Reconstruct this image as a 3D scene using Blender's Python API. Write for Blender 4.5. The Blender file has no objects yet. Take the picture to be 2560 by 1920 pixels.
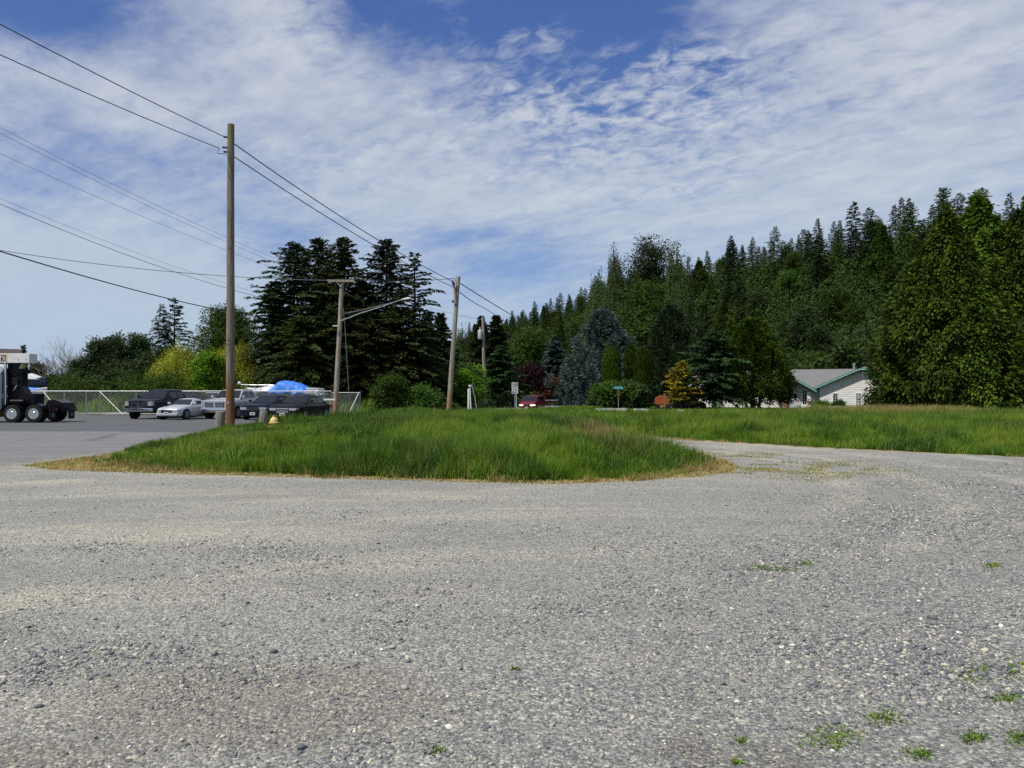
import bpy, bmesh, math, random
import numpy as np
from mathutils import Vector, Matrix
R = math.radians
PI = math.pi
random.seed(7)
rng = np.random.default_rng(11)
sc = bpy.context.scene
col = sc.collection

# ------------------------------------------------------------------ camera
CAM_H = 1.6
F = 1920.0            # focal length in pixels of the 2560 px wide photograph
HOR = 985.0           # photograph row of the horizon
cd = bpy.data.cameras.new("camera")
cam = bpy.data.objects.new("camera", cd); col.objects.link(cam)
cam.location = (0, 0, CAM_H); cam.rotation_euler = (R(90), 0, 0)
cd.sensor_width = 36; cd.lens = 27.0; cd.shift_y = (HOR - 960) / 2560
cd.clip_start = 0.05; cd.clip_end = 5000
sc.camera = cam

# ------------------------------------------------------------------ light
SUN_EL, SUN_AZ = 57.0, 232.0     # azimuth clockwise from +Y: the sun is behind the camera to the left
world = bpy.data.worlds.new("World"); sc.world = world; world.use_nodes = True
sd = bpy.data.lights.new("sun", 'SUN'); sd.energy = 4.2; sd.angle = R(0.53); sd.color = (1, .95, .87)
sun = bpy.data.objects.new("sun", sd); col.objects.link(sun)
_v = Vector((math.sin(R(SUN_AZ)) * math.cos(R(SUN_EL)), math.cos(R(SUN_AZ)) * math.cos(R(SUN_EL)), math.sin(R(SUN_EL))))
sun.rotation_euler = _v.to_track_quat('Z', 'Y').to_euler(); sun.location = (-30, -20, 60)
sc.view_settings.view_transform = 'Standard'; sc.view_settings.look = 'None'
sc.view_settings.exposure = 0.0; sc.view_settings.gamma = 1.0
sc.render.engine = 'CYCLES'
sc.cycles.use_denoising = False
cy = sc.cycles
cy.max_bounces = 6; cy.diffuse_bounces = 3; cy.glossy_bounces = 3; cy.transmission_bounces = 4; cy.transparent_max_bounces = 8
cy.caustics_reflective = False; cy.caustics_refractive = False; cy.sample_clamp_indirect = 6

class NT:
    """tiny node builder"""
    def __init__(s, tree): s.t = tree; s.n = tree.nodes; s.l = tree.links
    def node(s, typ, **kw):
        n = s.n.new(typ)
        for k, v in kw.items(): setattr(n, k, v)
        return n
    def put(s, sock, v):
        if isinstance(v, bpy.types.NodeSocket): s.l.new(v, sock)
        elif v is not None:
            if hasattr(sock.default_value, '__len__') and not hasattr(v, '__len__'): v = (v, v, v, 1)[:len(sock.default_value)]
            if hasattr(sock.default_value, '__len__') and len(sock.default_value) == 4 and len(v) == 3: v = (*v, 1)
            sock.default_value = v
    def m(s, op, a, b=None, c=None, clamp=False):
        n = s.node('ShaderNodeMath', operation=op, use_clamp=clamp)
        for i, v in enumerate((a, b, c)):
            if v is not None: s.put(n.inputs[i], v)
        return n.outputs[0]
    def vm(s, op, a, b=None):
        n = s.node('ShaderNodeVectorMath', operation=op)
        s.put(n.inputs[0], a)
        if b is not None: s.put(n.inputs[1], b)
        return n.outputs['Value' if op in ('LENGTH', 'DOT_PRODUCT') else 'Vector']
    def mix(s, f, a, b, blend='MIX'):
        n = s.node('ShaderNodeMix', data_type='RGBA', blend_type=blend)
        s.put(n.inputs['Factor'], f)
        s.put([i for i in n.inputs if i.name == 'A' and i.type == 'RGBA'][0], a)
        s.put([i for i in n.inputs if i.name == 'B' and i.type == 'RGBA'][0], b)
        return [o for o in n.outputs if o.type == 'RGBA'][0]
    def noise(s, vec, scale, detail=4, rough=.55, dist=0, out=0):
        n = s.node('ShaderNodeTexNoise'); s.put(n.inputs['Vector'], vec)
        s.put(n.inputs['Scale'], scale); n.inputs['Detail'].default_value = detail
        n.inputs['Roughness'].default_value = rough; n.inputs['Distortion'].default_value = dist
        return n.outputs[out]
    def voro(s, vec, scale, out='Color', feature='F1', rand=1):
        n = s.node('ShaderNodeTexVoronoi', feature=feature); s.put(n.inputs['Vector'], vec)
        n.inputs['Scale'].default_value = scale; n.inputs['Randomness'].default_value = rand
        return n.outputs[out]
    def map(s, v, a, b, c=0, d=1, smooth=True):
        n = s.node('ShaderNodeMapRange', interpolation_type='SMOOTHSTEP' if smooth else 'LINEAR')
        s.put(n.inputs['Value'], v)
        for nm, x in (('From Min', a), ('From Max', b), ('To Min', c), ('To Max', d)): s.put(n.inputs[nm], x)
        return n.outputs[0]
    def ramp(s, f, stops, interp='LINEAR'):
        n = s.node('ShaderNodeValToRGB'); s.put(n.inputs[0], f)
        e = n.color_ramp.elements; n.color_ramp.interpolation = interp
        while len(e) < len(stops): e.new(.5)
        for x, (p, c) in zip(e, stops): x.position = p; x.color = (*c, 1)
        return n.outputs[0]
    def scale(s, vec, k):
        return s.vm('MULTIPLY', vec, k if hasattr(k, '__len__') else (k, k, k))

# ---- sky: Nishita blue with a broken altocumulus sheet, all in world directions
def build_sky():
    N = NT(world.node_tree); N.n.clear()
    sky = N.node('ShaderNodeTexSky', sky_type='NISHITA'); sky.sun_disc = False
    sky.sun_elevation = R(SUN_EL); sky.sun_rotation = R(SUN_AZ); sky.altitude = 10
    sky.air_density = 1.0; sky.dust_density = 0.35; sky.ozone_density = 3.0
    d = N.vm('NORMALIZE', N.node('ShaderNodeTexCoord').outputs['Generated'])
    sp = N.node('ShaderNodeSeparateXYZ'); N.l.new(d, sp.inputs[0]); dx, dy, dz = sp.outputs
    az = N.m('MULTIPLY', N.m('ARCTAN2', dx, dy), 57.2958)
    el = N.m('MULTIPLY', N.m('ARCSINE', dz), 57.2958)
    hz = N.m('ADD', N.m('MAXIMUM', dz, 0.0), 0.16)
    cb = N.node('ShaderNodeCombineXYZ'); N.l.new(N.m('DIVIDE', dx, hz), cb.inputs[0]); N.l.new(N.m('DIVIDE', dy, hz), cb.inputs[1])
    p = cb.outputs[0]
    def blob(x, y, sx, sy, a):
        # photograph pixel -> direction in the world, radius in degrees
        A = math.degrees(math.atan2(x - 1280, F)); E = math.degrees(math.atan2(HOR - y, math.hypot(F, x - 1280)))
        u = N.m('DIVIDE', N.m('SUBTRACT', az, A), sx); v = N.m('DIVIDE', N.m('SUBTRACT', el, E), sy)
        r2 = N.m('ADD', N.m('MULTIPLY', u, u), N.m('MULTIPLY', v, v))
        return N.m('MULTIPLY', N.m('POWER', 2.71828, N.m('MULTIPLY', r2, -1)), a)
    def total(lst):
        acc = None
        for b in lst:
            s = blob(*b); acc = s if acc is None else N.m('ADD', acc, s)
        return acc
    cover = N.m('ADD', 0.74, total(BLOBS))
    # streaks of the thin sheet, stretched along one direction
    rot = N.node('ShaderNodeVectorRotate', rotation_type='Z_AXIS'); N.l.new(p, rot.inputs['Vector']); rot.inputs['Angle'].default_value = R(38)
    st = N.scale(rot.outputs[0], (1.0, 3.2, 1))
    broad = N.noise(st, 1.3, 5, .55, .6)
    fine = N.noise(N.scale(rot.outputs[0], (1.3, 1.9, 1)), 6, 6, .62, .35)
    cells = N.noise(N.scale(rot.outputs[0], (1.0, 1.25, 1)), 17, 5, .6, .5)
    ripple = N.m('MINIMUM', N.m('ADD', total(RIPPLES), .12), 1)
    n = N.m('ADD', N.m('MULTIPLY', N.m('SUBTRACT', broad, .5), .75), N.m('MULTIPLY', N.m('SUBTRACT', fine, .5), .75))
    cell = N.m('MULTIPLY', N.m('SUBTRACT', cells, .5), N.m('MULTIPLY', ripple, 2.3))
    dens = N.m('ADD', N.m('ADD', cover, n), cell)
    a = N.map(dens, .12, 1.12)
    a = N.m('MULTIPLY', a, .9)
    a = N.m('MULTIPLY', a, N.map(el, -1, 2))
    # far cloud near the horizon is greyer and bluer than the cloud overhead
    shade = N.noise(N.scale(rot.outputs[0], (1.5, 2.3, 1)), 3.2, 5, .6)
    white = N.mix(N.map(shade, .3, .7), (4.9, 5.45, 6.5), (6.3, 6.7, 7.4))
    low = N.mix(N.map(el, 4, 19), (4.8, 5.8, 7.0), white)
    blue = N.mix(.70, sky.outputs[0], N.mix(N.map(el, 2, 27), (2.4, 3.9, 7.2), (.50, 1.25, 4.2)))
    bg = N.node('ShaderNodeBackground'); bg.inputs['Strength'].default_value = 0.1
    N.l.new(N.mix(a, blue, low), bg.inputs['Color'])
    out = N.node('ShaderNodeOutputWorld'); N.l.new(bg.outputs[0], out.inputs[0])
# (photo x, photo y, radius az, radius el, amount)
BLOBS = [(60, 0, 9, 2.6, -.75), (1230, 40, 7.5, 2.9, -.62), (1560, 30, 6.5, 3.0, -.72), (930, 10, 3.5, 2.5, -.35),
         (300, 400, 8, 1.6, -.22), (1450, 190, 5.5, 1.3, -.34), (1230, 240, 4.5, 1.5, -.2), (1850, 150, 3, 1.5, -.2),
         (700, 590, 4.5, 2.2, -.35), (1270, 660, 5, 2.0, -.55), (1180, 590, 5, 1.0, -.35), (500, 530, 5, 1.5, -.1), (60, 470, 5, 1.2, -.15),
         (350, 200, 9, 3, .22), (900, 270, 7, 2.6, .2), (1100, 480, 8, 2.4, .2), (2300, 250, 8, 6, .3), (2200, 480, 8, 2.5, .16), (1700, 420, 9, 2.4, .1),
         (60, 620, 7, 1.4, .3), (300, 740, 17, 4.5, .42), (1500, 560, 22, 3.0, .15), (660, 40, 4, 2, .2), (1360, 90, 2.2, 1.2, .35), (1240, 620, 2.5, .6, .3)]
RIPPLES = [(1650, 180, 6, 1.9, .9), (1500, 260, 9, 2.5, .9), (1270, 90, 6, 2.2, .6), (1700, 420, 12, 4, .45), (2250, 150, 8, 4, .3), (1000, 420, 8, 3, .22), (750, 50, 5, 2.5, .35)]
build_sky()

# ------------------------------------------------------------------ helpers
def at(x, y, Y):
    """the world point that the photograph shows at pixel (x, y), Y metres in front of the camera"""
    return Vector(((x - 1280) / F * Y, Y, CAM_H - (y - HOR) / F * Y))
def X_of(x, Y): return (x - 1280) / F * Y
def tag(o, label=None, cat=None, group=None, kind=None):
    if label: o['label'] = label
    if cat: o['category'] = cat
    if group: o['group'] = group
    if kind: o['kind'] = kind
    return o
def thing(name, label, cat, loc=(0, 0, 0), rz=0, group=None):
    o = bpy.data.objects.new(name, None); col.objects.link(o); o.empty_display_size = .2
    o.location = loc; o.rotation_euler = (0, 0, rz)
    return tag(o, label, cat, group)
def link(name, me, mat=None, parent=None):
    o = bpy.data.objects.new(name, me); col.objects.link(o)
    if mat is not None: me.materials.append(mat)
    if parent is not None: o.parent = parent
    return o
def copy_tree(o, parent=None):
    c = o.copy(); col.objects.link(c)
    if parent is not None: c.parent = parent
    for ch in o.children: copy_tree(ch, c)
    return c

class MB:
    """collects shapes into ONE mesh"""
    def __init__(s): s.v = []; s.f = []
    def add(s, vs, fs):
        b = len(s.v); s.v += [tuple(x) for x in vs]; s.f += [tuple(b + i for i in f) for f in fs]; return s
    def box(s, x0, x1, y0, y1, z0, z1, M=None, bev=0):
        bm = bmesh.new(); bmesh.ops.create_cube(bm, size=1)
        for v in bm.verts: v.co = ((x0 + x1) / 2 + v.co.x * (x1 - x0), (y0 + y1) / 2 + v.co.y * (y1 - y0), (z0 + z1) / 2 + v.co.z * (z1 - z0))
        if bev: bmesh.ops.bevel(bm, geom=bm.edges[:], offset=bev, segments=2, affect='EDGES', profile=.6)
        if M is not None: bm.transform(M)
        bm.verts.index_update()
        s.add([v.co[:] for v in bm.verts], [[v.index for v in f.verts] for f in bm.faces]); bm.free(); return s
    def tube(s, pts, r, n=8, cap=True, jit=0):
        pts = [Vector(p) for p in pts]; rs = r if hasattr(r, '__len__') else [r] * len(pts)
        vs = []; fs = []
        for i, p in enumerate(pts):
            t = (pts[min(i + 1, len(pts) - 1)] - pts[max(i - 1, 0)]).normalized()
            a = t.cross(Vector((0, 0, 1)) if abs(t.z) < .9 else Vector((1, 0, 0))).normalized(); b = t.cross(a)
            for k in range(n):
                q = 2 * PI * k / n; rr = rs[i] * (1 + (random.uniform(-jit, jit) if jit else 0))
                vs.append(p + (a * math.cos(q) + b * math.sin(q)) * rr)
        for i in range(len(pts) - 1):
            for k in range(n):
                k2 = (k + 1) % n; fs.append((i * n + k, i * n + k2, (i + 1) * n + k2, (i + 1) * n + k))
        if cap: fs.append(tuple(range(n))[::-1]); fs.append(tuple((len(pts) - 1) * n + k for k in range(n)))
        return s.add(vs, fs)
    def lathe(s, prof, n=20, M=None, sx=1, sy=1):
        vs = []; fs = []
        for (r, z) in prof:
            for k in range(n):
                q = 2 * PI * k / n; vs.append(Vector((r * math.cos(q) * sx, r * math.sin(q) * sy, z)))
        for i in range(len(prof) - 1):
            for k in range(n):
                k2 = (k + 1) % n; fs.append((i * n + k, i * n + k2, (i + 1) * n + k2, (i + 1) * n + k))
        fs.append(tuple(range(n))[::-1]); fs.append(tuple((len(prof) - 1) * n + k for k in range(n)))
        if M is not None: vs = [M @ v for v in vs]
        return s.add(vs, fs)
    def prism(s, pts, d):
        """closed outline pts pushed along vector d"""
        n = len(pts); d = Vector(d); vs = [Vector(p) for p in pts] + [Vector(p) + d for p in pts]
        return s.add(vs, [tuple(range(n))[::-1], tuple(range(n, 2 * n))] + [(i, (i + 1) % n, n + (i + 1) % n, n + i) for i in range(n)])
    def loft(s, rings, cap=True):
        n = len(rings[0]); vs = [p for r in rings for p in r]; fs = []
        for i in range(len(rings) - 1):
            for k in range(n):
                k2 = (k + 1) % n; fs.append((i * n + k, i * n + k2, (i + 1) * n + k2, (i + 1) * n + k))
        if cap: fs.append(tuple(range(n))[::-1]); fs.append(tuple((len(rings) - 1) * n + k for k in range(n)))
        return s.add(vs, fs)
    def build(s, name, mat, parent=None, smooth=None):
        me = bpy.data.meshes.new(name); me.from_pydata(s.v, [], s.f)
        bm = bmesh.new(); bm.from_mesh(me); bmesh.ops.recalc_face_normals(bm, faces=bm.faces[:])
        if smooth is not None:
            for f in bm.faces: f.smooth = True
            for e in bm.edges: e.smooth = not (len(e.link_faces) == 2 and e.calc_face_angle(0) > R(smooth))
        bm.to_mesh(me); bm.free(); me.update()
        return link(name, me, mat, parent)

def fast_mesh(name, V, n_per, attrs=None, smooth=False, tri_extra=None):
    """V: (N, n_per, 3): N separate n-gons.  attrs: {name: (N,) array}"""
    N_ = V.shape[0]; me = bpy.data.meshes.new(name)
    me.vertices.add(N_ * n_per); me.vertices.foreach_set('co', np.ascontiguousarray(V, dtype=np.float32).ravel())
    me.loops.add(N_ * n_per); me.loops.foreach_set('vertex_index', np.arange(N_ * n_per, dtype=np.int32))
    me.polygons.add(N_); me.polygons.foreach_set('loop_start', np.arange(0, N_ * n_per, n_per, dtype=np.int32))
    me.update(calc_edges=True)
    for k, a in (attrs or {}).items():
        at_ = me.attributes.new(k, 'FLOAT', 'POINT'); at_.data.foreach_set('value', np.repeat(a.astype(np.float32), n_per))
    return me
def index_mesh(name, V, Fc, attrs=None, smooth=False):
    """V (n,3), Fc (m,k) indices, attrs per vertex"""
    me = bpy.data.meshes.new(name); m_, k = Fc.shape
    me.vertices.add(len(V)); me.vertices.foreach_set('co', np.ascontiguousarray(V, dtype=np.float32).ravel())
    me.loops.add(m_ * k); me.loops.foreach_set('vertex_index', np.ascontiguousarray(Fc, dtype=np.int32).ravel())
    me.polygons.add(m_); me.polygons.foreach_set('loop_start', np.arange(0, m_ * k, k, dtype=np.int32))
    if smooth: me.polygons.foreach_set('use_smooth', np.ones(m_, dtype=bool))
    me.update(calc_edges=True)
    for kk, a in (attrs or {}).items():
        at_ = me.attributes.new(kk, 'FLOAT', 'POINT'); at_.data.foreach_set('value', a.astype(np.float32))
    return me

def vnoise(x, y, s, seed=0):
    """2D value noise 0..1"""
    x = np.asarray(x) * s; y = np.asarray(y) * s
    xi = np.floor(x).astype(np.int64); yi = np.floor(y).astype(np.int64); fx = x - xi; fy = y - yi
    fx = fx * fx * (3 - 2 * fx); fy = fy * fy * (3 - 2 * fy)
    def h(a, b):
        n = (a * 374761393 + b * 668265263 + seed * 974711) & 0x7fffffff
        n = ((n ^ (n >> 13)) * 1274126177) & 0x7fffffff
        return ((n ^ (n >> 16)) & 0xffff) / 65535.0
    return (h(xi, yi) * (1 - fx) + h(xi + 1, yi) * fx) * (1 - fy) + (h(xi, yi + 1) * (1 - fx) + h(xi + 1, yi + 1) * fx) * fy
def inside(poly, x, y):
    r = np.zeros(len(x), bool); n = len(poly)
    for i in range(n):
        x0, y0 = poly[i]; x1, y1 = poly[(i + 1) % n]
        if y0 == y1: continue
        c = ((y0 > y) != (y1 > y)) & (x < (x1 - x0) * (y - y0) / (y1 - y0) + x0); r ^= c
    return r
def edge_dist(poly, x, y):
    d = np.full(len(x), 1e9); n = len(poly)
    for i in range(n):
        ax, ay = poly[i]; bx, by = poly[(i + 1) % n]; ux, uy = bx - ax, by - ay; L = ux * ux + uy * uy + 1e-9
        t = np.clip(((x - ax) * ux + (y - ay) * uy) / L, 0, 1)
        d = np.minimum(d, np.hypot(x - ax - t * ux, y - ay - t * uy))
    return d

# ------------------------------------------------------------------ materials
def mat(name): 
    m = bpy.data.materials.new(name); m.use_nodes = True; N = NT(m.node_tree); N.n.clear()
    N.out = N.node('ShaderNodeOutputMaterial'); return m, N
def bsdf(N, color, rough=.7, metal=0, spec=.3, bump=None, bstr=.3, bdist=.01, coat=0):
    b = N.node('ShaderNodeBsdfPrincipled'); N.put(b.inputs['Base Color'], color); N.put(b.inputs['Roughness'], rough)
    N.put(b.inputs['Metallic'], metal); b.inputs['Specular IOR Level'].default_value = spec
    if coat: b.inputs['Coat Weight'].default_value = coat; b.inputs['Coat Roughness'].default_value = .06
    if bump is not None:
        bn = N.node('ShaderNodeBump'); bn.inputs['Strength'].default_value = bstr; bn.inputs['Distance'].default_value = bdist
        N.l.new(bump, bn.inputs['Height']); N.l.new(bn.outputs[0], b.inputs['Normal'])
    return b.outputs[0]
def done(N, s): N.l.new(s, N.out.inputs[0])
def plain(name, c, rough=.6, metal=0, spec=.4, var=.25, scale=6, coat=0, bump=0):
    """surface with uneven tone and roughness"""
    m, N = mat(name); co = N.node('ShaderNodeTexCoord').outputs['Object']
    n = N.noise(co, scale, 5, .6)
    c2 = tuple(x * (1 - var) for x in c); c3 = tuple(min(1, x * (1 + var * .6)) for x in c)
    rr = N.map(n, .3, .7, max(0, rough - .08), min(1, rough + .1))
    done(N, bsdf(N, N.mix(N.map(n, .3, .7), c2, c3), rr, metal, spec, N.noise(co, scale * 6, 3) if bump else None, bump, .01, coat)); return m
def foliage(name, ca, cb, transl=.22, var=.3, rough=.6, cc=None):
    m, N = mat(name); t = N.node('ShaderNodeAttribute', attribute_name='tint').outputs['Fac']
    c = N.mix(t, ca, cb)
    if cc: c = N.mix(N.map(t, .93, .97), c, cc)
    r = N.node('ShaderNodeObjectInfo').outputs['Random']
    hs = N.node('ShaderNodeHueSaturation'); N.l.new(c, hs.inputs['Color'])
    N.l.new(N.map(r, 0, 1, 1 - var, 1 + var, False), hs.inputs['Value']); N.l.new(N.map(r, 0, 1, .49, .515, False), hs.inputs['Hue'])
    c = hs.outputs[0]
    p = bsdf(N, c, rough, 0, .12); tr = N.node('ShaderNodeBsdfTranslucent'); N.l.new(N.mix(1, c, (1.0, 1.05, .55, 1), 'MULTIPLY'), tr.inputs[0])
    mx = N.node('ShaderNodeMixShader'); mx.inputs[0].default_value = transl; N.l.new(p, mx.inputs[1]); N.l.new(tr.outputs[0], mx.inputs[2])
    done(N, mx.outputs[0]); return m
# ------------------------------------------------------------------ ground plan (metres; x right, y away from the camera)
ISLAND_NEAR = [(-10.9, 17.2), (-9.6, 16.1), (-7.9, 15.6), (-5.3, 15.0), (-3.6, 14.5), (-2.1, 14.2), (-.6, 13.8), (.85, 13.7), (2.35, 14.1), (3.5, 14.7), (4.4, 15.6),
               (4.9, 16.8), (5.15, 18.4), (5.0, 20.5), (4.6, 22.8), (3.9, 25.8), (3.2, 28.6), (2.0, 32), (.8, 36)]
FIELD_NEAR = [(1.6, 36.5), (2.7, 33), (4.0, 29.8), (6.0, 26.3), (8.66, 22.9), (11.1, 20.7), (13.0, 19.2), (17, 15.8), (24, 9.5), (36, -2), (46, -14)]
ROAD_R = [(-11.0, 14.2), (-10.9, 17.2), (-10.7, 20), (-11.6, 26), (-13.2, 35), (-12.5, 42), (-10.2, 48), (-7.6, 55), (-5.9, 60), (-2.2, 68), (1.3, 77), (4.4, 86), (8.5, 97), (13, 110), (19, 128), (30, 150)]
ROAD_L = [(22, 156), (12.0, 132), (6.5, 113), (2, 100), (-2.0, 88), (-5.2, 78), (-8.5, 68.5), (-11, 61), (-11.5, 58.6), (-30, 58.4), (-60, 58.2), (-60, 14.2)]
LOT = [(-46, -14)] + [(-46, 13.6), (-11.2, 14.4)] + ISLAND_NEAR + FIELD_NEAR
def rough_line(poly, step, amp, seed):
    """resample an outline and fray it a little, as a worn edge is"""
    out = []; n = len(poly); r = random.Random(seed)
    for i in range(n):
        a = Vector(poly[i]); b = Vector(poly[(i + 1) % n]); L = (b - a).length; k = max(1, int(L / step)) if L < 45 else 1
        for j in range(k):
            q = a + (b - a) * (j / k); out.append((q.x + r.uniform(-amp, amp), q.y + r.uniform(-amp, amp) + 2.4 * amp * (float(vnoise(q.x + 50, q.y + 50, .55, seed)) - .5)))
    return out
ASPHALT = ROAD_R + ROAD_L
LOT_E = rough_line(LOT, .5, .10, 3); ASPH_E = rough_line(ASPHALT, .7, .08, 4)

def ground_z(x, y):
    """a low mound under the island, level elsewhere"""
    x = np.atleast_1d(np.asarray(x, float)); y = np.atleast_1d(np.asarray(y, float))
    m = .26 * np.exp(-((x + .3) / 6.5) ** 2 - ((y - 27.5) / 9.0) ** 2) + .14 * np.exp(-((x + 5) / 6) ** 2 - ((y - 46) / 12) ** 2) + .03 * np.exp(-((x - 14) / 22) ** 2 - ((y - 50) / 16) ** 2)
    m += .14 * (vnoise(x, y, .28, 5) - .4) + .08 * (vnoise(x, y, .8, 25) - .5)
    s = inside(LOT, x, y) | inside(ASPHALT, x, y)
    d = np.minimum(edge_dist(LOT, x, y), edge_dist(ASPHALT, x, y))
    return np.where(s, 0, m * np.clip(d / 1.9, 0, 1)) - np.where(s, .03, 0)
def gz(x, y): return float(ground_z(x, y)[0])

# ---- ground sheet to the horizon
def build_ground():
    xs = np.concatenate([[-3500, -1500, -600, -250, -120, -80], np.arange(-60, -16, 2.0), np.arange(-16, 20, .45), np.arange(20, 64, 1.6), [70, 90, 130, 260, 600, 1500, 3500]])
    ys = np.concatenate([[-400, -60, -20, -5, 5], np.arange(10, 40, .45), np.arange(40, 90, 1.0), np.arange(90, 160, 5), [200, 300, 600, 1400, 4000]])
    X, Y = np.meshgrid(xs, ys); Z = ground_z(X.ravel(), Y.ravel())
    V = np.stack([X.ravel(), Y.ravel(), Z], 1); nx = len(xs); ny = len(ys)
    i = (np.arange(ny - 1)[:, None] * nx + np.arange(nx - 1)[None]).ravel()
    eg = np.where(inside(LOT, X.ravel(), Y.ravel()), 0, edge_dist(LOT, X.ravel(), Y.ravel())); wd = .5 + 2.6 * np.exp(-((X.ravel() + 9.8) / 2.4) ** 2 - ((Y.ravel() - 17.2) / 2.8) ** 2) + 2.0 * np.exp(-((X.ravel() - 4.6) / 1.5) ** 2 - ((Y.ravel() - 16.6) / 2.8) ** 2)
    m, N = mat('meadow_soil'); worn = N.node('ShaderNodeAttribute', attribute_name='worn').outputs['Fac']; co = N.node('ShaderNodeTexCoord').outputs['Object']
    n1 = N.noise(co, .5, 5); n2 = N.noise(co, 9, 5, .7)
    c = N.mix(N.map(n1, .35, .65), (.030, .055, .012), (.05, .075, .016)); c = N.mix(N.map(n2, .55, .75), c, (.085, .07, .032)); c = N.mix(N.map(N.m('ADD', worn, N.m('MULTIPLY', N.m('SUBTRACT', n2, .5), .9)), .3, .6), c, (.33, .255, .145))
    done(N, bsdf(N, c, .95, 0, .1, n2, .6, .05))
    o = link('ground', index_mesh('ground', V, np.stack([i, i + 1, i + nx + 1, i + nx], 1), {'worn': np.clip(1.1 - eg / wd, 0, 1)}, smooth=True), m); tag(o, kind='structure')
build_ground()
def sheet(name, poly, z, m):
    bm = bmesh.new(); vs = [bm.verts.new((x, y, z)) for x, y in poly]; f = bm.faces.new(vs)
    bmesh.ops.triangulate(bm, faces=[f]); bmesh.ops.recalc_face_normals(bm, faces=bm.faces[:])
    me = bpy.data.meshes.new(name)
    for f in bm.faces:
        if f.normal.z < 0: f.normal_flip()
    bm.to_mesh(me); bm.free(); return tag(link(name, me, m), kind='structure')

# asphalt: newer dark band beside the parked cars, older grey asphalt nearer
m, N = mat('asphalt'); co = N.node('ShaderNodeTexCoord').outputs['Object']; sp = N.node('ShaderNodeSeparateXYZ'); N.l.new(co, sp.inputs[0])
big = N.noise(co, .35, 5, .6); grain = N.noise(co, 45, 4, .7); mott = N.noise(N.scale(co, (.5, 2, 1)), .9, 5, .6)
edge = N.m('ADD', sp.outputs[1], N.m('ADD', N.m('MULTIPLY', sp.outputs[0], .11), N.m('MULTIPLY', big, 2.2)))
old = N.mix(N.map(mott, .3, .7), (.150, .152, .155), (.195, .192, .185)); new = N.mix(N.map(mott, .3, .7), (.082, .086, .094), (.102, .105, .110))
c = N.mix(N.map(edge, 31.0, 32.2), old, new)
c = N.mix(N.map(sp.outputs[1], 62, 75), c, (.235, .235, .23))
c = N.mix(N.m('MULTIPLY', N.map(grain, .45, .8), .4), c, (.27, .27, .26))
crack = N.voro(N.vm('ADD', co, N.scale(N.noise(co, .8, 3, out=1), (1.6, 1.6, 0))), .22, 'Distance', 'DISTANCE_TO_EDGE')
c = N.mix(N.map(crack, .002, .010, .55, 0), c, (.05, .05, .05))
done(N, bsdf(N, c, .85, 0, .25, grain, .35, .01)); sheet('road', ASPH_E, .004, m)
m, N = mat('yard_hardpan'); co = N.node('ShaderNodeTexCoord').outputs['Object']
done(N, bsdf(N, N.mix(N.noise(co, 1.2, 6, .65), (.24, .235, .22), (.34, .33, .31)), .9, 0, .2, N.noise(co, 30), .3))
sheet('yard', rough_line([(-75, 58.7), (-31, 58.8), (-12.2, 59.0), (-12.6, 69), (-22, 77), (-75, 79)], 1, .25, 8), .004, m)

# gravel lot
GV, N = mat('gravel'); geo = N.node('ShaderNodeNewGeometry').outputs['Position']; co = geo
sp = N.node('ShaderNodeSeparateXYZ'); N.l.new(co, sp.inputs[0]); gx, gy = sp.outputs[0], sp.outputs[1]
warp = N.vm('ADD', co, N.scale(N.noise(co, .25, 3, out=1), (2.4, 1.2, 0)))
rel = N.vm('SUBTRACT', warp, (2.0, -5.0, 0)); rs = N.node('ShaderNodeSeparateXYZ'); N.l.new(rel, rs.inputs[0])
rc = N.node('ShaderNodeCombineXYZ'); N.l.new(N.vm('LENGTH', rel), rc.inputs[0]); N.l.new(N.m('MULTIPLY', N.m('ARCTAN2', rs.outputs[0], rs.outputs[1]), 2.2), rc.inputs[1])
track = N.noise(rc.outputs[0], .85, 5, .62)          # long wheel streaks
patch = N.noise(N.scale(warp, (.5, 1.1, 1)), .55, 6, .6)
coarse = N.map(N.m('ADD', N.m('ADD', N.m('MULTIPLY', gx, .22), N.m('MULTIPLY', gy, -.16)), N.m('MULTIPLY', N.m('SUBTRACT', patch, .5), 5.0)), -1.9, .6)
grey = N.mix(N.map(patch, .35, .65), (.300, .297, .275), (.372, .366, .332))
dust = N.map(track, .46, .64)
base = N.mix(N.m('MULTIPLY', dust, N.m('MULTIPLY', N.map(patch, .38, .62, .25, .95), N.m('SUBTRACT', .9, N.m('MULTIPLY', coarse, .65)))), grey, (.50, .465, .38))
base = N.mix(N.m('MULTIPLY', coarse, .75), base, (.250, .252, .248))
# wheel tracks curving out of the drive round the end of the mound
wr_ = N.vm('LENGTH', N.vm('SUBTRACT', N.vm('ADD', co, N.scale(N.noise(co, .5, 2, out=1), (.7, .7, 0))), (-4.15, 17.25, 0)))
trk = None
for r0_, w_ in ((14.0, .42), (12.3, .36), (10.9, .40), (16.2, .5), (17.8, .4)):
    b_ = N.map(N.m('ABSOLUTE', N.m('SUBTRACT', wr_, r0_)), w_, w_ * .25); trk = b_ if trk is None else N.m('MAXIMUM', trk, b_)
trk = N.m('MULTIPLY', N.m('MULTIPLY', trk, N.map(gx, 2.0, 6.0)), N.map(N.noise(co, .9, 4), .36, .6, .25, 1))
base = N.mix(N.m('MULTIPLY', trk, .62), base, (.50, .475, .405))
damp = N.m('MULTIPLY', N.map(N.noise(N.scale(warp, (.8, 1, 1)), .8, 4), .58, .70), N.map(gy, 7, 5))
base = N.mix(N.m('MULTIPLY', damp, .6), base, (.17, .15, .12))
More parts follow.
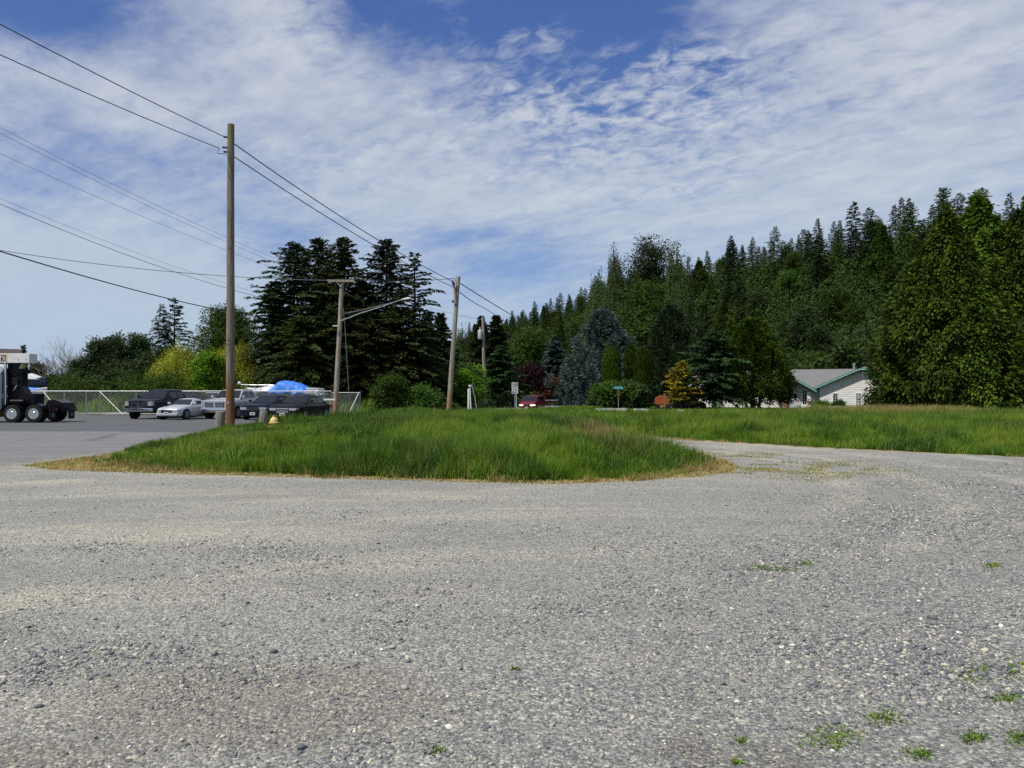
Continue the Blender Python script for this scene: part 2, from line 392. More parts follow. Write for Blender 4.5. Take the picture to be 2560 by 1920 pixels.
# bare brown dirt worn through at the near left
def spot(x_, y_, rx, ry):
    u = N.m('DIVIDE', N.m('SUBTRACT', gx, x_), rx); v = N.m('DIVIDE', N.m('SUBTRACT', gy, y_), ry)
    return N.map(N.m('ADD', N.m('ADD', N.m('MULTIPLY', u, u), N.m('MULTIPLY', v, v)), N.m('MULTIPLY', N.m('SUBTRACT', patch, .5), 2.6)), 1.3, .1)
base = N.mix(N.m('MULTIPLY', N.m('MAXIMUM', spot(-1.25, 3.95, 1.2, .65), spot(-2.1, 3.35, .7, .25)), .42), base, (.235, .200, .155))
base = N.mix(N.m('MULTIPLY', N.m('MAXIMUM', spot(6.9, 9.3, 1.6, .5), spot(-3.4, 8.6, 2.2, .7)), .5), base, (.50, .465, .385))
def stones(scale):
    cc = N.voro(co, scale, 'Color'); s3 = N.node('ShaderNodeSeparateColor'); N.l.new(cc, s3.inputs[0]); return s3.outputs[0], s3.outputs[1], N.voro(co, scale, 'Distance')
a1, b1, d1 = stones(52); a2, b2, d2 = stones(120); a3, b3, d3 = stones(24)
tone = lambda a: N.ramp(a, [(0, (.30, .32, .36)), (.25, (.55, .58, .62)), (.5, (.95, .96, .98)), (.72, (1.1, 1.08, 1.0)), (.88, (1.5, 1.42, 1.2)), (1, (2.3, 2.25, 2.1))])
fine = N.mix(1, base, tone(a2), 'MULTIPLY'); mid = N.mix(1, base, tone(a1), 'MULTIPLY')
c = N.mix(N.m('ADD', .35, N.m('MULTIPLY', coarse, .5)), fine, mid)
lone = N.m('MULTIPLY', N.map(b3, .80, .82), N.map(d3, .38, .30)); c = N.mix(N.m('MULTIPLY', lone, .8), c, N.mix(1, base, tone(a3), 'MULTIPLY'))
c = N.mix(N.m('MULTIPLY', N.map(N.m('ADD', d1, N.m('MULTIPLY', b1, .3)), .55, .95), .55), c, (.10, .10, .095))
hgt = N.m('ADD', N.m('MULTIPLY', d1, -1.0), N.m('ADD', N.m('MULTIPLY', d2, -.5), N.m('MULTIPLY', lone, .8)))
b = bsdf(N, c, .92, 0, .15, hgt, .8, .012)
tr = N.node('ShaderNodeBsdfTransparent'); mx = N.node('ShaderNodeMixShader')
spill = N.m('ADD', gx, N.m('MULTIPLY', N.m('SUBTRACT', N.noise(co, .9, 6, .7), .5), 4.5))   # gravel scattered thinly over the asphalt at its edge
N.l.new(N.map(N.m('ADD', spill, N.m('MULTIPLY', a2, .8)), -11.9, -10.4), mx.inputs[0]); N.l.new(tr.outputs[0], mx.inputs[1]); N.l.new(b, mx.inputs[2]); done(N, mx.outputs[0])
LOTG = [(-16, -14), (-16, 21), (-11.2, 21), (-10.7, 20)] + LOT_E[LOT_E.index(min(LOT_E, key=lambda p: math.hypot(p[0] + 10.9, p[1] - 17.2))):]
sheet('gravel_lot', LOTG, .008, GV)

# loose stones lying on the lot, thickest in the near right
def pebbles():
    n = 500000
    y = 2.6 + 15.5 * rng.random(n) ** 1.55; x = (rng.random(n) * 2 - 1) * (.74 * y + 1.2)
    dn = vnoise(x * .5, y * 1.1, .8, 21) * .7 + vnoise(x, y, 2.3, 22) * .3
    c = 1 / (1 + np.exp(-(x * .30 - y * .14 + (dn - .5) * 9 - .9)))
    keep = (rng.random(n) < .035 + .80 * c) & ~(edge_dist(ISLAND_NEAR, x, y) < .0) & inside(LOT, x, y)
    x, y, c = x[keep], y[keep], c[keep]; n = len(x)
    t = (1 + 5 ** .5) / 2
    B = np.array([(-1, t, 0), (1, t, 0), (-1, -t, 0), (1, -t, 0), (0, -1, t), (0, 1, t), (0, -1, -t), (0, 1, -t), (t, 0, -1), (t, 0, 1), (-t, 0, -1), (-t, 0, 1)]) / 1.902
    Fi = np.array([(0, 11, 5), (0, 5, 1), (0, 1, 7), (0, 7, 10), (0, 10, 11), (1, 5, 9), (5, 11, 4), (11, 10, 2), (10, 7, 6), (7, 1, 8), (3, 9, 4), (3, 4, 2), (3, 2, 6), (3, 6, 8), (3, 8, 9), (4, 9, 5), (2, 4, 11), (6, 2, 10), (8, 6, 7), (9, 8, 1)])
    s = np.exp(rng.normal(-5.12, .42, n)) * (.8 + .45 * c) ; s = np.clip(s, .0035, .04)
    V = B[None] * (1 + rng.normal(0, .13, (n, 12, 1)))
    V = V * np.stack([s * rng.uniform(1, 1.7, n), s * rng.uniform(.8, 1.2, n), s * rng.uniform(.45, .8, n)], 1)[:, None]
    a = rng.random(n) * 6.283; ca, sa = np.cos(a)[:, None], np.sin(a)[:, None]
    til = rng.normal(0, .25, n)[:, None]
    V2 = np.stack([V[..., 0] * ca - V[..., 1] * sa, V[..., 0] * sa + V[..., 1] * ca, V[..., 2] + V[..., 0] * til], -1)
    V2 += np.stack([x, y, .008 + s * rng.uniform(.05, .4, n)], 1)[:, None]
    Fc = (Fi[None] + (np.arange(n) * 12)[:, None, None]).reshape(-1, 3)
    m, N = mat('pebble'); t = N.node('ShaderNodeAttribute', attribute_name='tint').outputs['Fac']
    cl = N.ramp(t, [(0, (.11, .114, .125)), (.3, (.18, .188, .198)), (.55, (.265, .268, .258)), (.75, (.35, .335, .285)), (.9, (.47, .44, .36)), (.97, (.56, .52, .40)), (1, (.72, .71, .68))])
    g = N.noise(N.node('ShaderNodeNewGeometry').outputs['Position'], 220, 3)
    done(N, bsdf(N, N.mix(1, cl, N.mix(g, (.75, .75, .75), (1.2, 1.2, 1.2)), 'MULTIPLY'), .85, 0, .25))
    o = link('pebbles', index_mesh('pebbles', V2.reshape(-1, 3), Fc, {'tint': np.repeat(rng.random(n) ** 1.1, 12)}, smooth=False), m)
    tag(o, 'loose grey and cream pebbles strewn over the gravel lot', 'gravel', kind='stuff')
pebbles()

# ------------------------------------------------------------------ grass
def blades(name, label, x, y, h, w, tint, m, lean=.35, cat='grass', z=None):
    n = len(x)
    z = ground_z(x, y) if z is None else z
    a = rng.random(n) * 6.283; f = rng.random(n) * 6.283; ln = h * lean * (.3 + rng.random(n))
    side = np.stack([np.cos(a), np.sin(a), np.zeros(n)], 1) * (w / 2)[:, None]
    bend = np.stack([np.cos(f), np.sin(f), np.zeros(n)], 1)
    # prevailing lean to the right, as the wind left it
    pd = vnoise(x, y, .55, 71) * 9.0; bend = bend + np.stack([np.cos(pd) * .3 + .05, np.sin(pd) * .3, np.zeros(n)], 1)
    b = np.stack([x, y, z - .01], 1); up = np.array([0, 0, 1.0])
    mid = b + up * (h * .55)[:, None] + bend * (ln * .35)[:, None]; tip = b + up * (h * (1 - .25 * lean * rng.random(n)))[:, None] + bend * ln[:, None]
    V = np.stack([b - side, b + side, mid + side * .8, tip, mid - side * .8], 1)
    Fc = (np.array([(0, 1, 2), (0, 2, 4), (4, 2, 3)])[None] + (np.arange(n) * 5)[:, None, None]).reshape(-1, 3)
    me = index_mesh(name, V.reshape(-1, 3), Fc, {'tint': np.repeat(tint, 5)})
    return tag(link(name, me, m), label, cat, kind='stuff')
def grass_mat(name):
    m, N = mat(name); t = N.node('ShaderNodeAttribute', attribute_name='tint').outputs['Fac']
    c = N.ramp(t, [(0, (.036, .092, .009)), (.25, (.092, .192, .013)), (.5, (.178, .292, .020)), (.68, (.270, .330, .042)), (.78, (.25, .215, .085)), (.9, (.50, .37, .16)), (1, (.21, .115, .062))])
    p = bsdf(N, c, .55, 0, .3); tr = N.node('ShaderNodeBsdfTranslucent'); N.l.new(N.mix(1, c, (1, 1, .6, 1), 'MULTIPLY'), tr.inputs[0])
    mx = N.node('ShaderNodeMixShader'); mx.inputs[0].default_value = .3; N.l.new(p, mx.inputs[1]); N.l.new(tr.outputs[0], mx.inputs[2]); done(N, mx.outputs[0]); return m
GRASS = grass_mat('grass_blades')
ISLAND_ALL = [(-10.9, 17.2)] + ISLAND_NEAR[1:] + FIELD_NEAR[:1] + [(-5, 62)] + ROAD_R[::-1][7:]
def scatter(n, y0, y1, k, wide=.74):
    """points whose spacing grows with distance, since far blades stand for several"""
    u = rng.random(n); y = (y0 ** (1 - k) + u * (y1 ** (1 - k) - y0 ** (1 - k))) ** (1 / (1 - k))
    x = (rng.random(n) * 2 - 1) * (wide * y + 5); return x, y
def build_grass():
    x, y = scatter(1560000, 13.2, 112, 1.35)
    ok = ~inside(ASPHALT, x, y) & ~inside(LOT, x, y) & (x < .72 * y + 5) & ~((x < -10) & (y > 56)) & ~((y > 72) & (x > 10))
    ok &= ~((y < 22) & (x < -8.3 - .45 * (y - 16.2) + (vnoise(x, y, 1.6, 77) - .5) * 1.6))
    x, y = x[ok], y[ok]
    fr = edge_dist(LOT, x, y) > .9 * vnoise(x, y, .8, 78) ** 1.5 + .5 * vnoise(x, y, 3.5, 79) - .2; x, y = x[fr], y[fr]
    d = edge_dist(LOT, x, y); dr = edge_dist(ASPHALT, x, y)
    n1 = vnoise(x, y, .35, 1); n2 = vnoise(x, y, 1.1, 2); n3 = vnoise(x, y, 3.2, 3); n4 = vnoise(x, y, .16, 4)
    field = x > (3.4 + (30 - y) * .45)
    n5 = vnoise(x, y, 6.0, 6); n6 = vnoise(x, y, .7, 16)
    h = np.where(field, .17 + .22 * n1 + .16 * n2 + .10 * n5, (.16 + .26 * n1 + .24 * n2 + .16 * n5) * np.where(y < 37, .40 + .60 * np.clip((x + 9.0) / 7, 0, 1), .85))
    h *= np.where(~field, 1 - .45 * np.exp(-((x - 3.6) / 2.2) ** 2 - ((y - 21) / 7) ** 2), 1)
    tall = np.exp(-((x - .3) / 3.0) ** 2 - ((y - 24) / 5.5) ** 2); h += (~field) * tall * .30 * (.2 + 1.2 * n2 * n6)
    rim = np.clip(d / 1.5, 0, 1) ** .8 * np.clip(dr / 1.0 + .3, 0, 1)
    n7 = vnoise(x + 31, y, 1.7, 18); n8 = vnoise(x, y + 17, .42, 19); ss = lambda v, a, b: np.clip((v - a) / (b - a), 0, 1) ** 2 * (3 - 2 * np.clip((v - a) / (b - a), 0, 1))
    lump = ss(n6, .35, .68); lump2 = ss(n7, .45, .75); lump3 = ss(n8, .35, .65)
    h *= .34 + .55 * lump + .50 * lump2 * (.5 + n5) + .40 * lump3
    h *= 1 - .62 * np.exp(-((x + 9.6) / 1.8) ** 2 - ((y - 27) / 7.5) ** 2)
    h *= np.where(y > 63, .5, 1) * np.where(field & (y > 46), .72, 1)
    h = .05 + h * (.12 + .88 * rim)
    red = np.exp(-((x - 28) / 6.5) ** 2 - ((y - 56) / 7) ** 2); h += field * red * .45
    h = np.minimum(h * rng.uniform(.6, 1.25, len(x)), .70 + .2 * field * red + .08 * rng.random(len(x)))
    w = .0045 + .00040 * y + .0025 * n3
    t = .37 + .34 * (n2 - .5) + .26 * (n4 - .5) - .20 * lump + .16 * (n5 - .5) - .12 * lump2 + .22 * (lump3 - .5) + .12 * (n5 - .5) + rng.normal(0, .11, len(x)) - .12 * tall * n6
    t += np.where(field, .07, 0) + .16 * np.exp(-((x + 7) / 4) ** 2) * (y < 24)
    t = np.clip(t, 0, .70)
    # dry straw along the gravel edge, wider at the two points of the island
    wide_dry = .32 + 3.4 * np.exp(-((x + 9.8) / 2.4) ** 2 - ((y - 17.2) / 2.8) ** 2) + 3.0 * np.exp(-((x - 4.6) / 1.5) ** 2 - ((y - 16.6) / 2.8) ** 2)
    dry = rng.random(len(x)) < np.clip(1.05 - d / (wide_dry * (.35 + 1.3 * n3)), 0, .92)
    straw = rng.random(len(x)) < .02 + .16 * (n6 > .72) * (n3 > .45) + field * .02
    patchy = (~field) & (rng.random(len(x)) < .75 * np.exp(-((x - 2.6) / 1.0) ** 2 - ((y - 21) / 3.2) ** 2))
    t = np.where(dry | patchy, rng.uniform(.80, .95, len(x)), np.where(straw, rng.uniform(.70, .84, len(x)), t))
    h = np.where(dry, np.minimum(h, .07 + .10 * rng.random(len(x))), h)
    rr = rng.random(len(x)) < red * .75 * field; t = np.where(rr, rng.uniform(.90, 1, len(x)), t)
    sparse = rng.random(len(x)) < np.clip((wide_dry - .8) / 3.2, 0, .5)
    x, y, h, w, t, d, n1, n6, red, field = [q[~sparse] for q in (x, y, h, w, t, d, n1, n6, red, field)]
    isl = ~field
    for sel, nm, lb in ((isl, 'meadow_grass', 'tall rank green grass on the mound between gravel lot and road'), (field, 'field_grass', 'long green field grass running from the gravel drive to the house')):
        blades(nm, lb, x[sel], y[sel], h[sel], w[sel], t[sel], GRASS)
    # seed stalks standing above the blades
    k = rng.choice(len(x), 4500, replace=False); k = k[(d[k] > .8) & (y[k] < 62) & (n6[k] > .35)]
    ht = h[k] + .10 + .20 * rng.random(len(k)) * (.4 + n1[k]); blades('seed_stalks', 'thin straw coloured seed stalks rising out of the green grass', x[k], y[k], ht, w[k] * .55, np.where(red[k] > .3, .97, rng.uniform(.70, .9, len(k))), GRASS, .22)
    # tussocks and broad leafed weeds that break the sward
    def clumps(n_c, xr, yr, per, hh, sp, w0, tn, lean, name, label):
        cx = rng.uniform(*xr, n_c); cy_ = rng.uniform(*yr, n_c); ok = ~inside(LOT, cx, cy_) & ~inside(ASPHALT, cx, cy_); cx, cy_ = cx[ok], cy_[ok]
        ok = (edge_dist(LOT, cx, cy_) > .35) & (np.abs(cx) < .72 * cy_) & (rng.random(len(cx)) < .25 + vnoise(cx, cy_, .35, 91)) & ~((cy_ < 40) & (cx < -7.0) & (rng.random(len(cx)) < .5)) & ~((np.abs(cx / cy_ + .31) < .028) & (cy_ < 38)); cx, cy_ = cx[ok], cy_[ok]
        s = rng.uniform(.55, 1.35, len(cx)) * np.where(cx < -7, .62, 1); tt = rng.normal(tn, .20, len(cx)); k = per
        X = np.repeat(cx, k) + rng.normal(0, sp, len(cx) * k) * np.repeat(s, k); Y = np.repeat(cy_, k) + rng.normal(0, sp, len(cx) * k) * np.repeat(s, k)
        D_ = np.clip(edge_dist(LOT, X, Y) / 1.3, .3, 1) * np.where(Y > 45, .75, 1)
        blades(name, label, X, Y, hh * np.repeat(s, k) * rng.uniform(.55, 1.2, len(X)) * D_, w0 * (1 + Y * (.035 if w0 < .02 else .010)) * rng.uniform(.7, 1.4, len(X)), np.clip(np.repeat(tt + (.22 if rng.random() < 0 else 0), k) + rng.normal(0, .10, len(X)), 0, .72), GRASS, lean)
    clumps(900, (-10, 6), (14, 46), 80, .52, .15, .0075, .26, 1.0, 'grass_tussocks', 'coarse tussocks standing out of the grass mound')
    clumps(1300, (3, 45), (20, 62), 60, .36, .2, .0075, .36, 1.0, 'grass_tussocks', 'coarse tussocks standing out of the long field grass')
    clumps(420, (-10, 6), (14, 46), 26, .20, .15, .036, .14, 1.2, 'broadleaf_weeds', 'dark broad leafed weeds in the grass mound')
    clumps(420, (3, 45), (20, 60), 26, .18, .2, .036, .18, 1.2, 'broadleaf_weeds', 'dark broad leafed weeds in the long field grass')
    # short straw thatch on the worn rim of the island
    xx = rng.uniform(-12, 6.5, 420000); yy = rng.uniform(13.4, 40, 420000); k = ~inside(LOT, xx, yy) & ~inside(ASPHALT, xx, yy); xx, yy = xx[k], yy[k]
    dd = np.minimum(edge_dist(LOT, xx, yy), edge_dist(ASPHALT, xx, yy)); wd = .45 + 2.8 * np.exp(-((xx + 9.8) / 2.4) ** 2 - ((yy - 17.2) / 2.8) ** 2) + 2.2 * np.exp(-((xx - 4.6) / 1.5) ** 2 - ((yy - 16.6) / 2.8) ** 2)
    k = rng.random(len(xx)) < np.clip(1.1 - dd / wd, 0, 1) * (yy < 30); xx, yy = xx[k], yy[k]
    # a few blades stray out over the gravel
    sx_ = xx + rng.normal(0, .16, len(xx)) * (rng.random(len(xx)) < .25); sy_ = yy - np.abs(rng.normal(0, .12, len(xx))) * (rng.random(len(xx)) < .25)
    blades('straw_thatch', 'short tan straw along the worn gravel edge of the grass mound', sx_, sy_, rng.uniform(.02, .075, len(xx)), rng.uniform(.012, .026, len(xx)), np.where(rng.random(len(xx)) < .16, rng.uniform(.3, .6, len(xx)), rng.uniform(.80, .93, len(xx))), GRASS, 1.2, z=np.maximum(ground_z(sx_, sy_), .006))
    # thin straw and weeds trodden into the gravel off the right end of the mound
    xx = rng.normal(5.9, 1.1, 26000); yy = rng.normal(17.6, 1.7, 26000); k = inside(LOT, xx, yy) & (rng.random(26000) < np.clip((vnoise(xx, yy, 2.2, 95) - .42) * 3, 0, 1)); xx, yy = xx[k], yy[k]
    blades('trodden_straw', 'thin trodden straw and weeds on the gravel right of the grass mound', xx, yy, rng.uniform(.01, .045, len(xx)), rng.uniform(.012, .026, len(xx)), np.where(rng.random(len(xx)) < .3, rng.uniform(.2, .6, len(xx)), rng.uniform(.78, .92, len(xx))), GRASS, 1.5, z=np.full(len(xx), .010))
    # yards and verges beyond the field
    x, y = scatter(90000, 58, 150, 1.05); ok = ~inside(ASPHALT, x, y) & ((y > 72) | (x < -10)) & ~((x < -11) & (y < 70))
    x, y = x[ok], y[ok]; blades('verge_grass', 'grass of the verges and yards beyond the road', x, y, .07 + .14 * vnoise(x, y, .3, 9) * rng.random(len(x)), .02 + .0009 * y, np.clip(.2 + .35 * vnoise(x, y, .4, 8) + rng.normal(0, .1, len(x)), 0, .75), GRASS)
    # pale weeds in the fenced yard
    n = 26000; x = rng.uniform(-62, -12.6, n); y = rng.uniform(64, 78, n); dn = vnoise(x, y, .35, 12)
    k = (rng.random(n) < .25 + dn) & (y > 66 + 6 * vnoise(x, y * .1, .2, 13)); x, y, dn = x[k], y[k], dn[k]
    blades('yard_weeds', 'pale tall weeds growing behind the chain link fence', x, y, (.5 + 1.3 * dn) * rng.uniform(.5, 1.1, len(x)), np.full(len(x), .07), np.clip(.36 + .5 * dn * rng.random(len(x)), 0, .80), GRASS)
build_grass()

def low_weeds():
    """broad low leaves sprouting through the gravel, in the patches where the photo shows them"""
    spots = [(2430, 1690, 55, 34), (2535, 1680, 40, 26), (2520, 1750, 40, 20), (2080, 1850, 90, 34), (2210, 1800, 50, 20), (1900, 1422, 46, 8), (2015, 1412, 22, 7), (1950, 1426, 50, 6), (2480, 1418, 22, 6),
             (1095, 1882, 20, 9), (1855, 1860, 10, 7), (1840, 1912, 14, 7), (2300, 1890, 40, 16), (2440, 1850, 36, 14), (2550, 1850, 40, 26), (2030, 1160, 40, 6), (2110, 1166, 40, 3), (2170, 1175, 30, 3), (1980, 1155, 30, 8), (1900, 1175, 40, 8), (1290, 1676, 14, 6)]
    X = []; Y = []; S = []
    for px, py, sx, sy in spots:
        D = F * CAM_H / (py - HOR); k = int(26 + sx * (3.6 if px > 2000 else 1.8)) if py > 1300 else int(12 + sx * .5)
        qx = px + rng.normal(0, sx * .5, k); qy = np.clip(py + rng.normal(0, sy * .5, k), 1100, 2100)
        Yq = F * CAM_H / (qy - HOR); X.append((qx - 1280) / F * Yq); Y.append(Yq); S.append(np.full(k, .0012 * D + .009))
    X, Y, S = map(np.concatenate, (X, Y, S)); n = len(X)
    blades('gravel_weeds', 'low green weeds sprouting in scattered tufts through the gravel', X, Y, S * rng.uniform(.8, 2.4, n), S * rng.uniform(.35, .8, n), np.clip(rng.normal(.30, .25, n), 0, .85), GRASS, 1.5, 'weeds', z=np.full(n, .012))
low_weeds()
# ------------------------------------------------------------------ vegetation
def unit(a): return a / (np.linalg.norm(a, axis=-1, keepdims=True) + 1e-9)
def leaf_quads(P, D, Nn, L, W):
    """pointed leaf shapes: base, side, tip, side"""
    D = unit(D); S = unit(np.cross(D, Nn)); L = L[:, None]; W = W[:, None]
    return np.stack([P, P + D * L * .42 + S * W * .5, P + D * L, P + D * L * .5 - S * W * .5], 1)
class Leaves:
    def __init__(s): s.q = []; s.t = []
    def add(s, P, D, Nn, L, W, t): s.q.append(leaf_quads(P, D, Nn, L, W)); s.t.append(t)
    def mesh(s, name):
        return fast_mesh(name, np.concatenate(s.q), 4, {'tint': np.clip(np.concatenate(s.t), 0, 1)})
def wood_mat(name, c, s=3):
    m, N = mat(name); co = N.node('ShaderNodeTexCoord').outputs['Object']; n = N.noise(N.scale(co, (4, 4, .6)), s, 5, .65)
    done(N, bsdf(N, N.mix(N.map(n, .3, .7), tuple(x * .6 for x in c), tuple(x * 1.35 for x in c)), .9, 0, .15, n, .6, .03)); return m
BARK = wood_mat('bark', (.085, .065, .05)); BIRCH = wood_mat('pale_bark', (.42, .40, .37))

def conifer_leaves(h, r, nb, per, card, seed, droop=.35, shape=.85, base=.06, hang=.3, dens_top=1.0, ragged=.25, taper=1.0, lean=0):
    """whorled boughs of drooping sprays"""
    g = np.random.default_rng(seed); lv = Leaves(); trunk = []
    for i in range(nb):
        u = (i + g.random()) / nb; z = h * (base + (1 - base) * u ** 1.0 * .985)
        prof = (1 - u) ** shape * (1 if u < .7 else 1 - .18 * (u - .7) / .3) + .015
        if u < .06: prof *= .82 + 3 * u
        Lb = r * prof * (1 + g.normal(0, ragged)); Lb = max(Lb, .12 * r * .6)
        az = i * 2.39996 + g.normal(0, .35); dr = droop * (1.15 - u * .9) + g.normal(0, .08)
        rise = .35 * u + .05
        o = np.array([math.cos(az), math.sin(az), 0.0]); sd_ = np.array([-o[1], o[0], 0])
        k = max(4, int(per * (.35 + Lb / r)))
        s = .03 + .97 * g.random(k) ** .85
        path = o[None] * (s * Lb)[:, None]; path[:, 2] = z + Lb * (rise * s - dr * s * s * 1.25)
        spread = (.04 + .34 * Lb * s * (1.12 - s))[:, None]
        side = g.uniform(-1, 1, k)[:, None]
        P = path + sd_[None] * side * spread + g.normal(0, .05 * card * 2, (k, 3))
        D = o[None] * (.75 + .3 * g.random((k, 1))) + sd_[None] * side * .9 + np.array([0, 0, -1.0]) * (hang * (1.15 - .7 * u) + g.normal(0, .22, (k, 1)))
        Nn = np.array([0, 0, 1.0]) + g.normal(0, .45, (k, 3))
        c = card * (.65 + .7 * g.random(k)) * (.55 + .45 * prof ** .3)
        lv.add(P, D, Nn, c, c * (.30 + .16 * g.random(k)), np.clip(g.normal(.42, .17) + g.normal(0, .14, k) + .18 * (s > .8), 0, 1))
    return lv
def lobe_leaves(lobes, n, card, seed, up=.5, hang=0, inner=.35, clump=9, wl=.6):
    """leaf clumps over several uneven lobes (x, y, z, rx, ry, rz)"""
    g = np.random.default_rng(seed); lv = Leaves()
    vol = np.array([a[3] * a[5] for a in lobes]) ; vol = vol / vol.sum()
    for l, fr in zip(lobes, vol):
        k = max(3, int(n * fr / clump)); d = unit(g.normal(0, 1, (k, 3))); d[:, 2] = np.where(d[:, 2] < -.55, -d[:, 2], d[:, 2])
        rad = np.where(g.random(k) < inner, g.uniform(.3, .85, k), g.normal(.97, .17, k)); c = np.array(l[:3]) + d * rad[:, None] * np.array(l[3:])
        tint = g.normal(.45, .2, k)
        C = np.repeat(c, clump, 0); Dd = np.repeat(d, clump, 0); kk = len(C)
        P = C + g.normal(0, card * .75, (kk, 3)); D = g.normal(0, .8, (kk, 3)) + Dd * .5 + np.array([0, 0, -hang])
        Nn = Dd * .6 + np.array([0, 0, up]) + g.normal(0, .45, (kk, 3)); s = card * g.uniform(.6, 1.3, kk)
        lv.add(P, D, Nn, s, s * wl * g.uniform(.8, 1.2, kk), np.repeat(tint, clump) + g.normal(0, .12, kk))
    return lv
def dome_leaves(h, r, seed, card, n=15000, plumes=130, low_r=.72, shape=.75, low=.08, plume=.11, lift=.35, wl=.42):
    """plumes of sprays over a dome or cone"""
    gn = np.random.default_rng(seed); lv = Leaves()
    for i in range(plumes):
        a = gn.random() * 6.283; u = gn.random() ** 1.15; f = (1 if gn.random() < .72 else gn.uniform(.3, 1))
        R0 = r * (low_r + (1 - low_r) * min(u * 2.6, 1)) * max(.02, 1 - max(0, u - .22) / .80) ** shape * f * gn.normal(.94, .10)
        c0 = np.array([math.cos(a) * R0, math.sin(a) * R0, h * (low + (.95 - low) * u)]); m_ = max(4, n // plumes); s = plume * h * (1 - .55 * u) * gn.uniform(.7, 1.3)
        dd = gn.normal(0, 1, (m_, 3)) * np.array([.40, .40, .80 if lift < 0 else .7]); P = c0 + dd * s * .62
        P[:, 2] = np.maximum(P[:, 2], .2)
        o = np.array([math.cos(a), math.sin(a), 0]); D = o * .7 + unit(dd) * .6 + np.array([0, 0, lift]) + gn.normal(0, .28, (m_, 3)); Nn = o * .7 + np.array([0, 0, .7]) + gn.normal(0, .42, (m_, 3))
        cc = card * gn.uniform(.6, 1.3, m_); lv.add(P, D, Nn, cc, cc * wl, np.clip(gn.normal(.42, .2) + gn.normal(0, .13, m_), 0, 1))
    top = max(12, n // 260); P = np.column_stack([gn.normal(0, .03 * r, top), gn.normal(0, .03 * r, top), h * gn.uniform(.88, 1.0, top)]); cc = card * gn.uniform(.5, 1, top)
    lv.add(P, gn.normal(0, .6, (top, 3)) + np.array([0, 0, .4]), gn.normal(0, .6, (top, 3)) + np.array([0, 0, 1]), cc, cc * wl, gn.normal(.45, .15, top)); return lv
def trunk_mb(h, r0, lean=0, top=.1, bend=.02, seed=0):
    q = random.Random(seed); pts = []; n = 7
    for i in range(n + 1):
        t = i / n; pts.append((lean * t * h + q.uniform(-1, 1) * bend * h * (0 < i), q.uniform(-1, 1) * bend * h * (0 < i), h * t - .15))
    return MB().tube(pts, [r0 * (1.25 if i == 0 else 1) * (1 - (1 - top) * i / n) for i in range(n + 1)], 8, jit=.08)
def limbs(mb, z0, z1, L, r, n, seed, rise=.7):
    q = random.Random(seed)
    for i in range(n):
        z = z0 + (z1 - z0) * i / max(1, n - 1); a = i * 2.4 + q.uniform(-.3, .3); l = L * q.uniform(.6, 1.1)
        p = Vector((0, 0, z)); d = Vector((math.cos(a), math.sin(a), rise * q.uniform(.5, 1.3)))
        pts = [p, p + d * l * .4, p + d * l * .75 + Vector((0, 0, l * .12)), p + d * l + Vector((q.uniform(-.2, .2), q.uniform(-.2, .2), l * .2))]
        mb.tube(pts, [r, r * .65, r * .4, r * .12], 5)
    return mb

COL = {
 'spruce': foliage('spruce_needles', (.012, .024, .009), (.040, .062, .018), .12),
 'spruce_warm': foliage('warm_spruce_needles', (.020, .030, .009), (.062, .075, .018), .15),
 'cedar': foliage('cedar_sprays', (.022, .051, .006), (.138, .198, .019), .28),
 'cedar_dark': foliage('dark_cedar_sprays', (.018, .042, .007), (.085, .125, .016), .22),
 'pine': foliage('pine_needles', (.016, .030, .014), (.045, .070, .026), .12),
 'blue': foliage('blue_spruce_needles', (.030, .050, .048), (.105, .150, .142), .12),
 'fir': foliage('fir_needles', (.016, .042, .016), (.060, .115, .036), .18),
 'leaf': foliage('green_leaves', (.030, .065, .010), (.085, .150, .022), .3),
 'leaf_bright': foliage('bright_green_leaves', (.075, .150, .012), (.190, .310, .025), .35),
 'leaf_dark': foliage('dull_green_leaves', (.020, .038, .013), (.060, .090, .030), .2),
 'willow': foliage('willow_leaves', (.16, .185, .016), (.38, .39, .035), .35),
 'gold': foliage('golden_sprays', (.085, .080, .010), (.520, .400, .035), .2),
 'arbor_col': foliage('bright_arborvitae', (.024, .055, .006), (.090, .140, .012), .2),
 'canopy': foliage('forest_canopy', (.013, .032, .006), (.056, .098, .013), .22),
 'birch': foliage('birch_leaves', (.035, .065, .020), (.095, .140, .040), .3),
 'purple': foliage('purple_leaves', (.018, .007, .010), (.060, .018, .024), .2),
 'rust': foliage('rust_leaves', (.060, .024, .012), (.150, .065, .028), .2),
 'arbor': foliage('arborvitae_sprays', (.020, .045, .005), (.078, .115, .010), .2),
}
_proto = {}
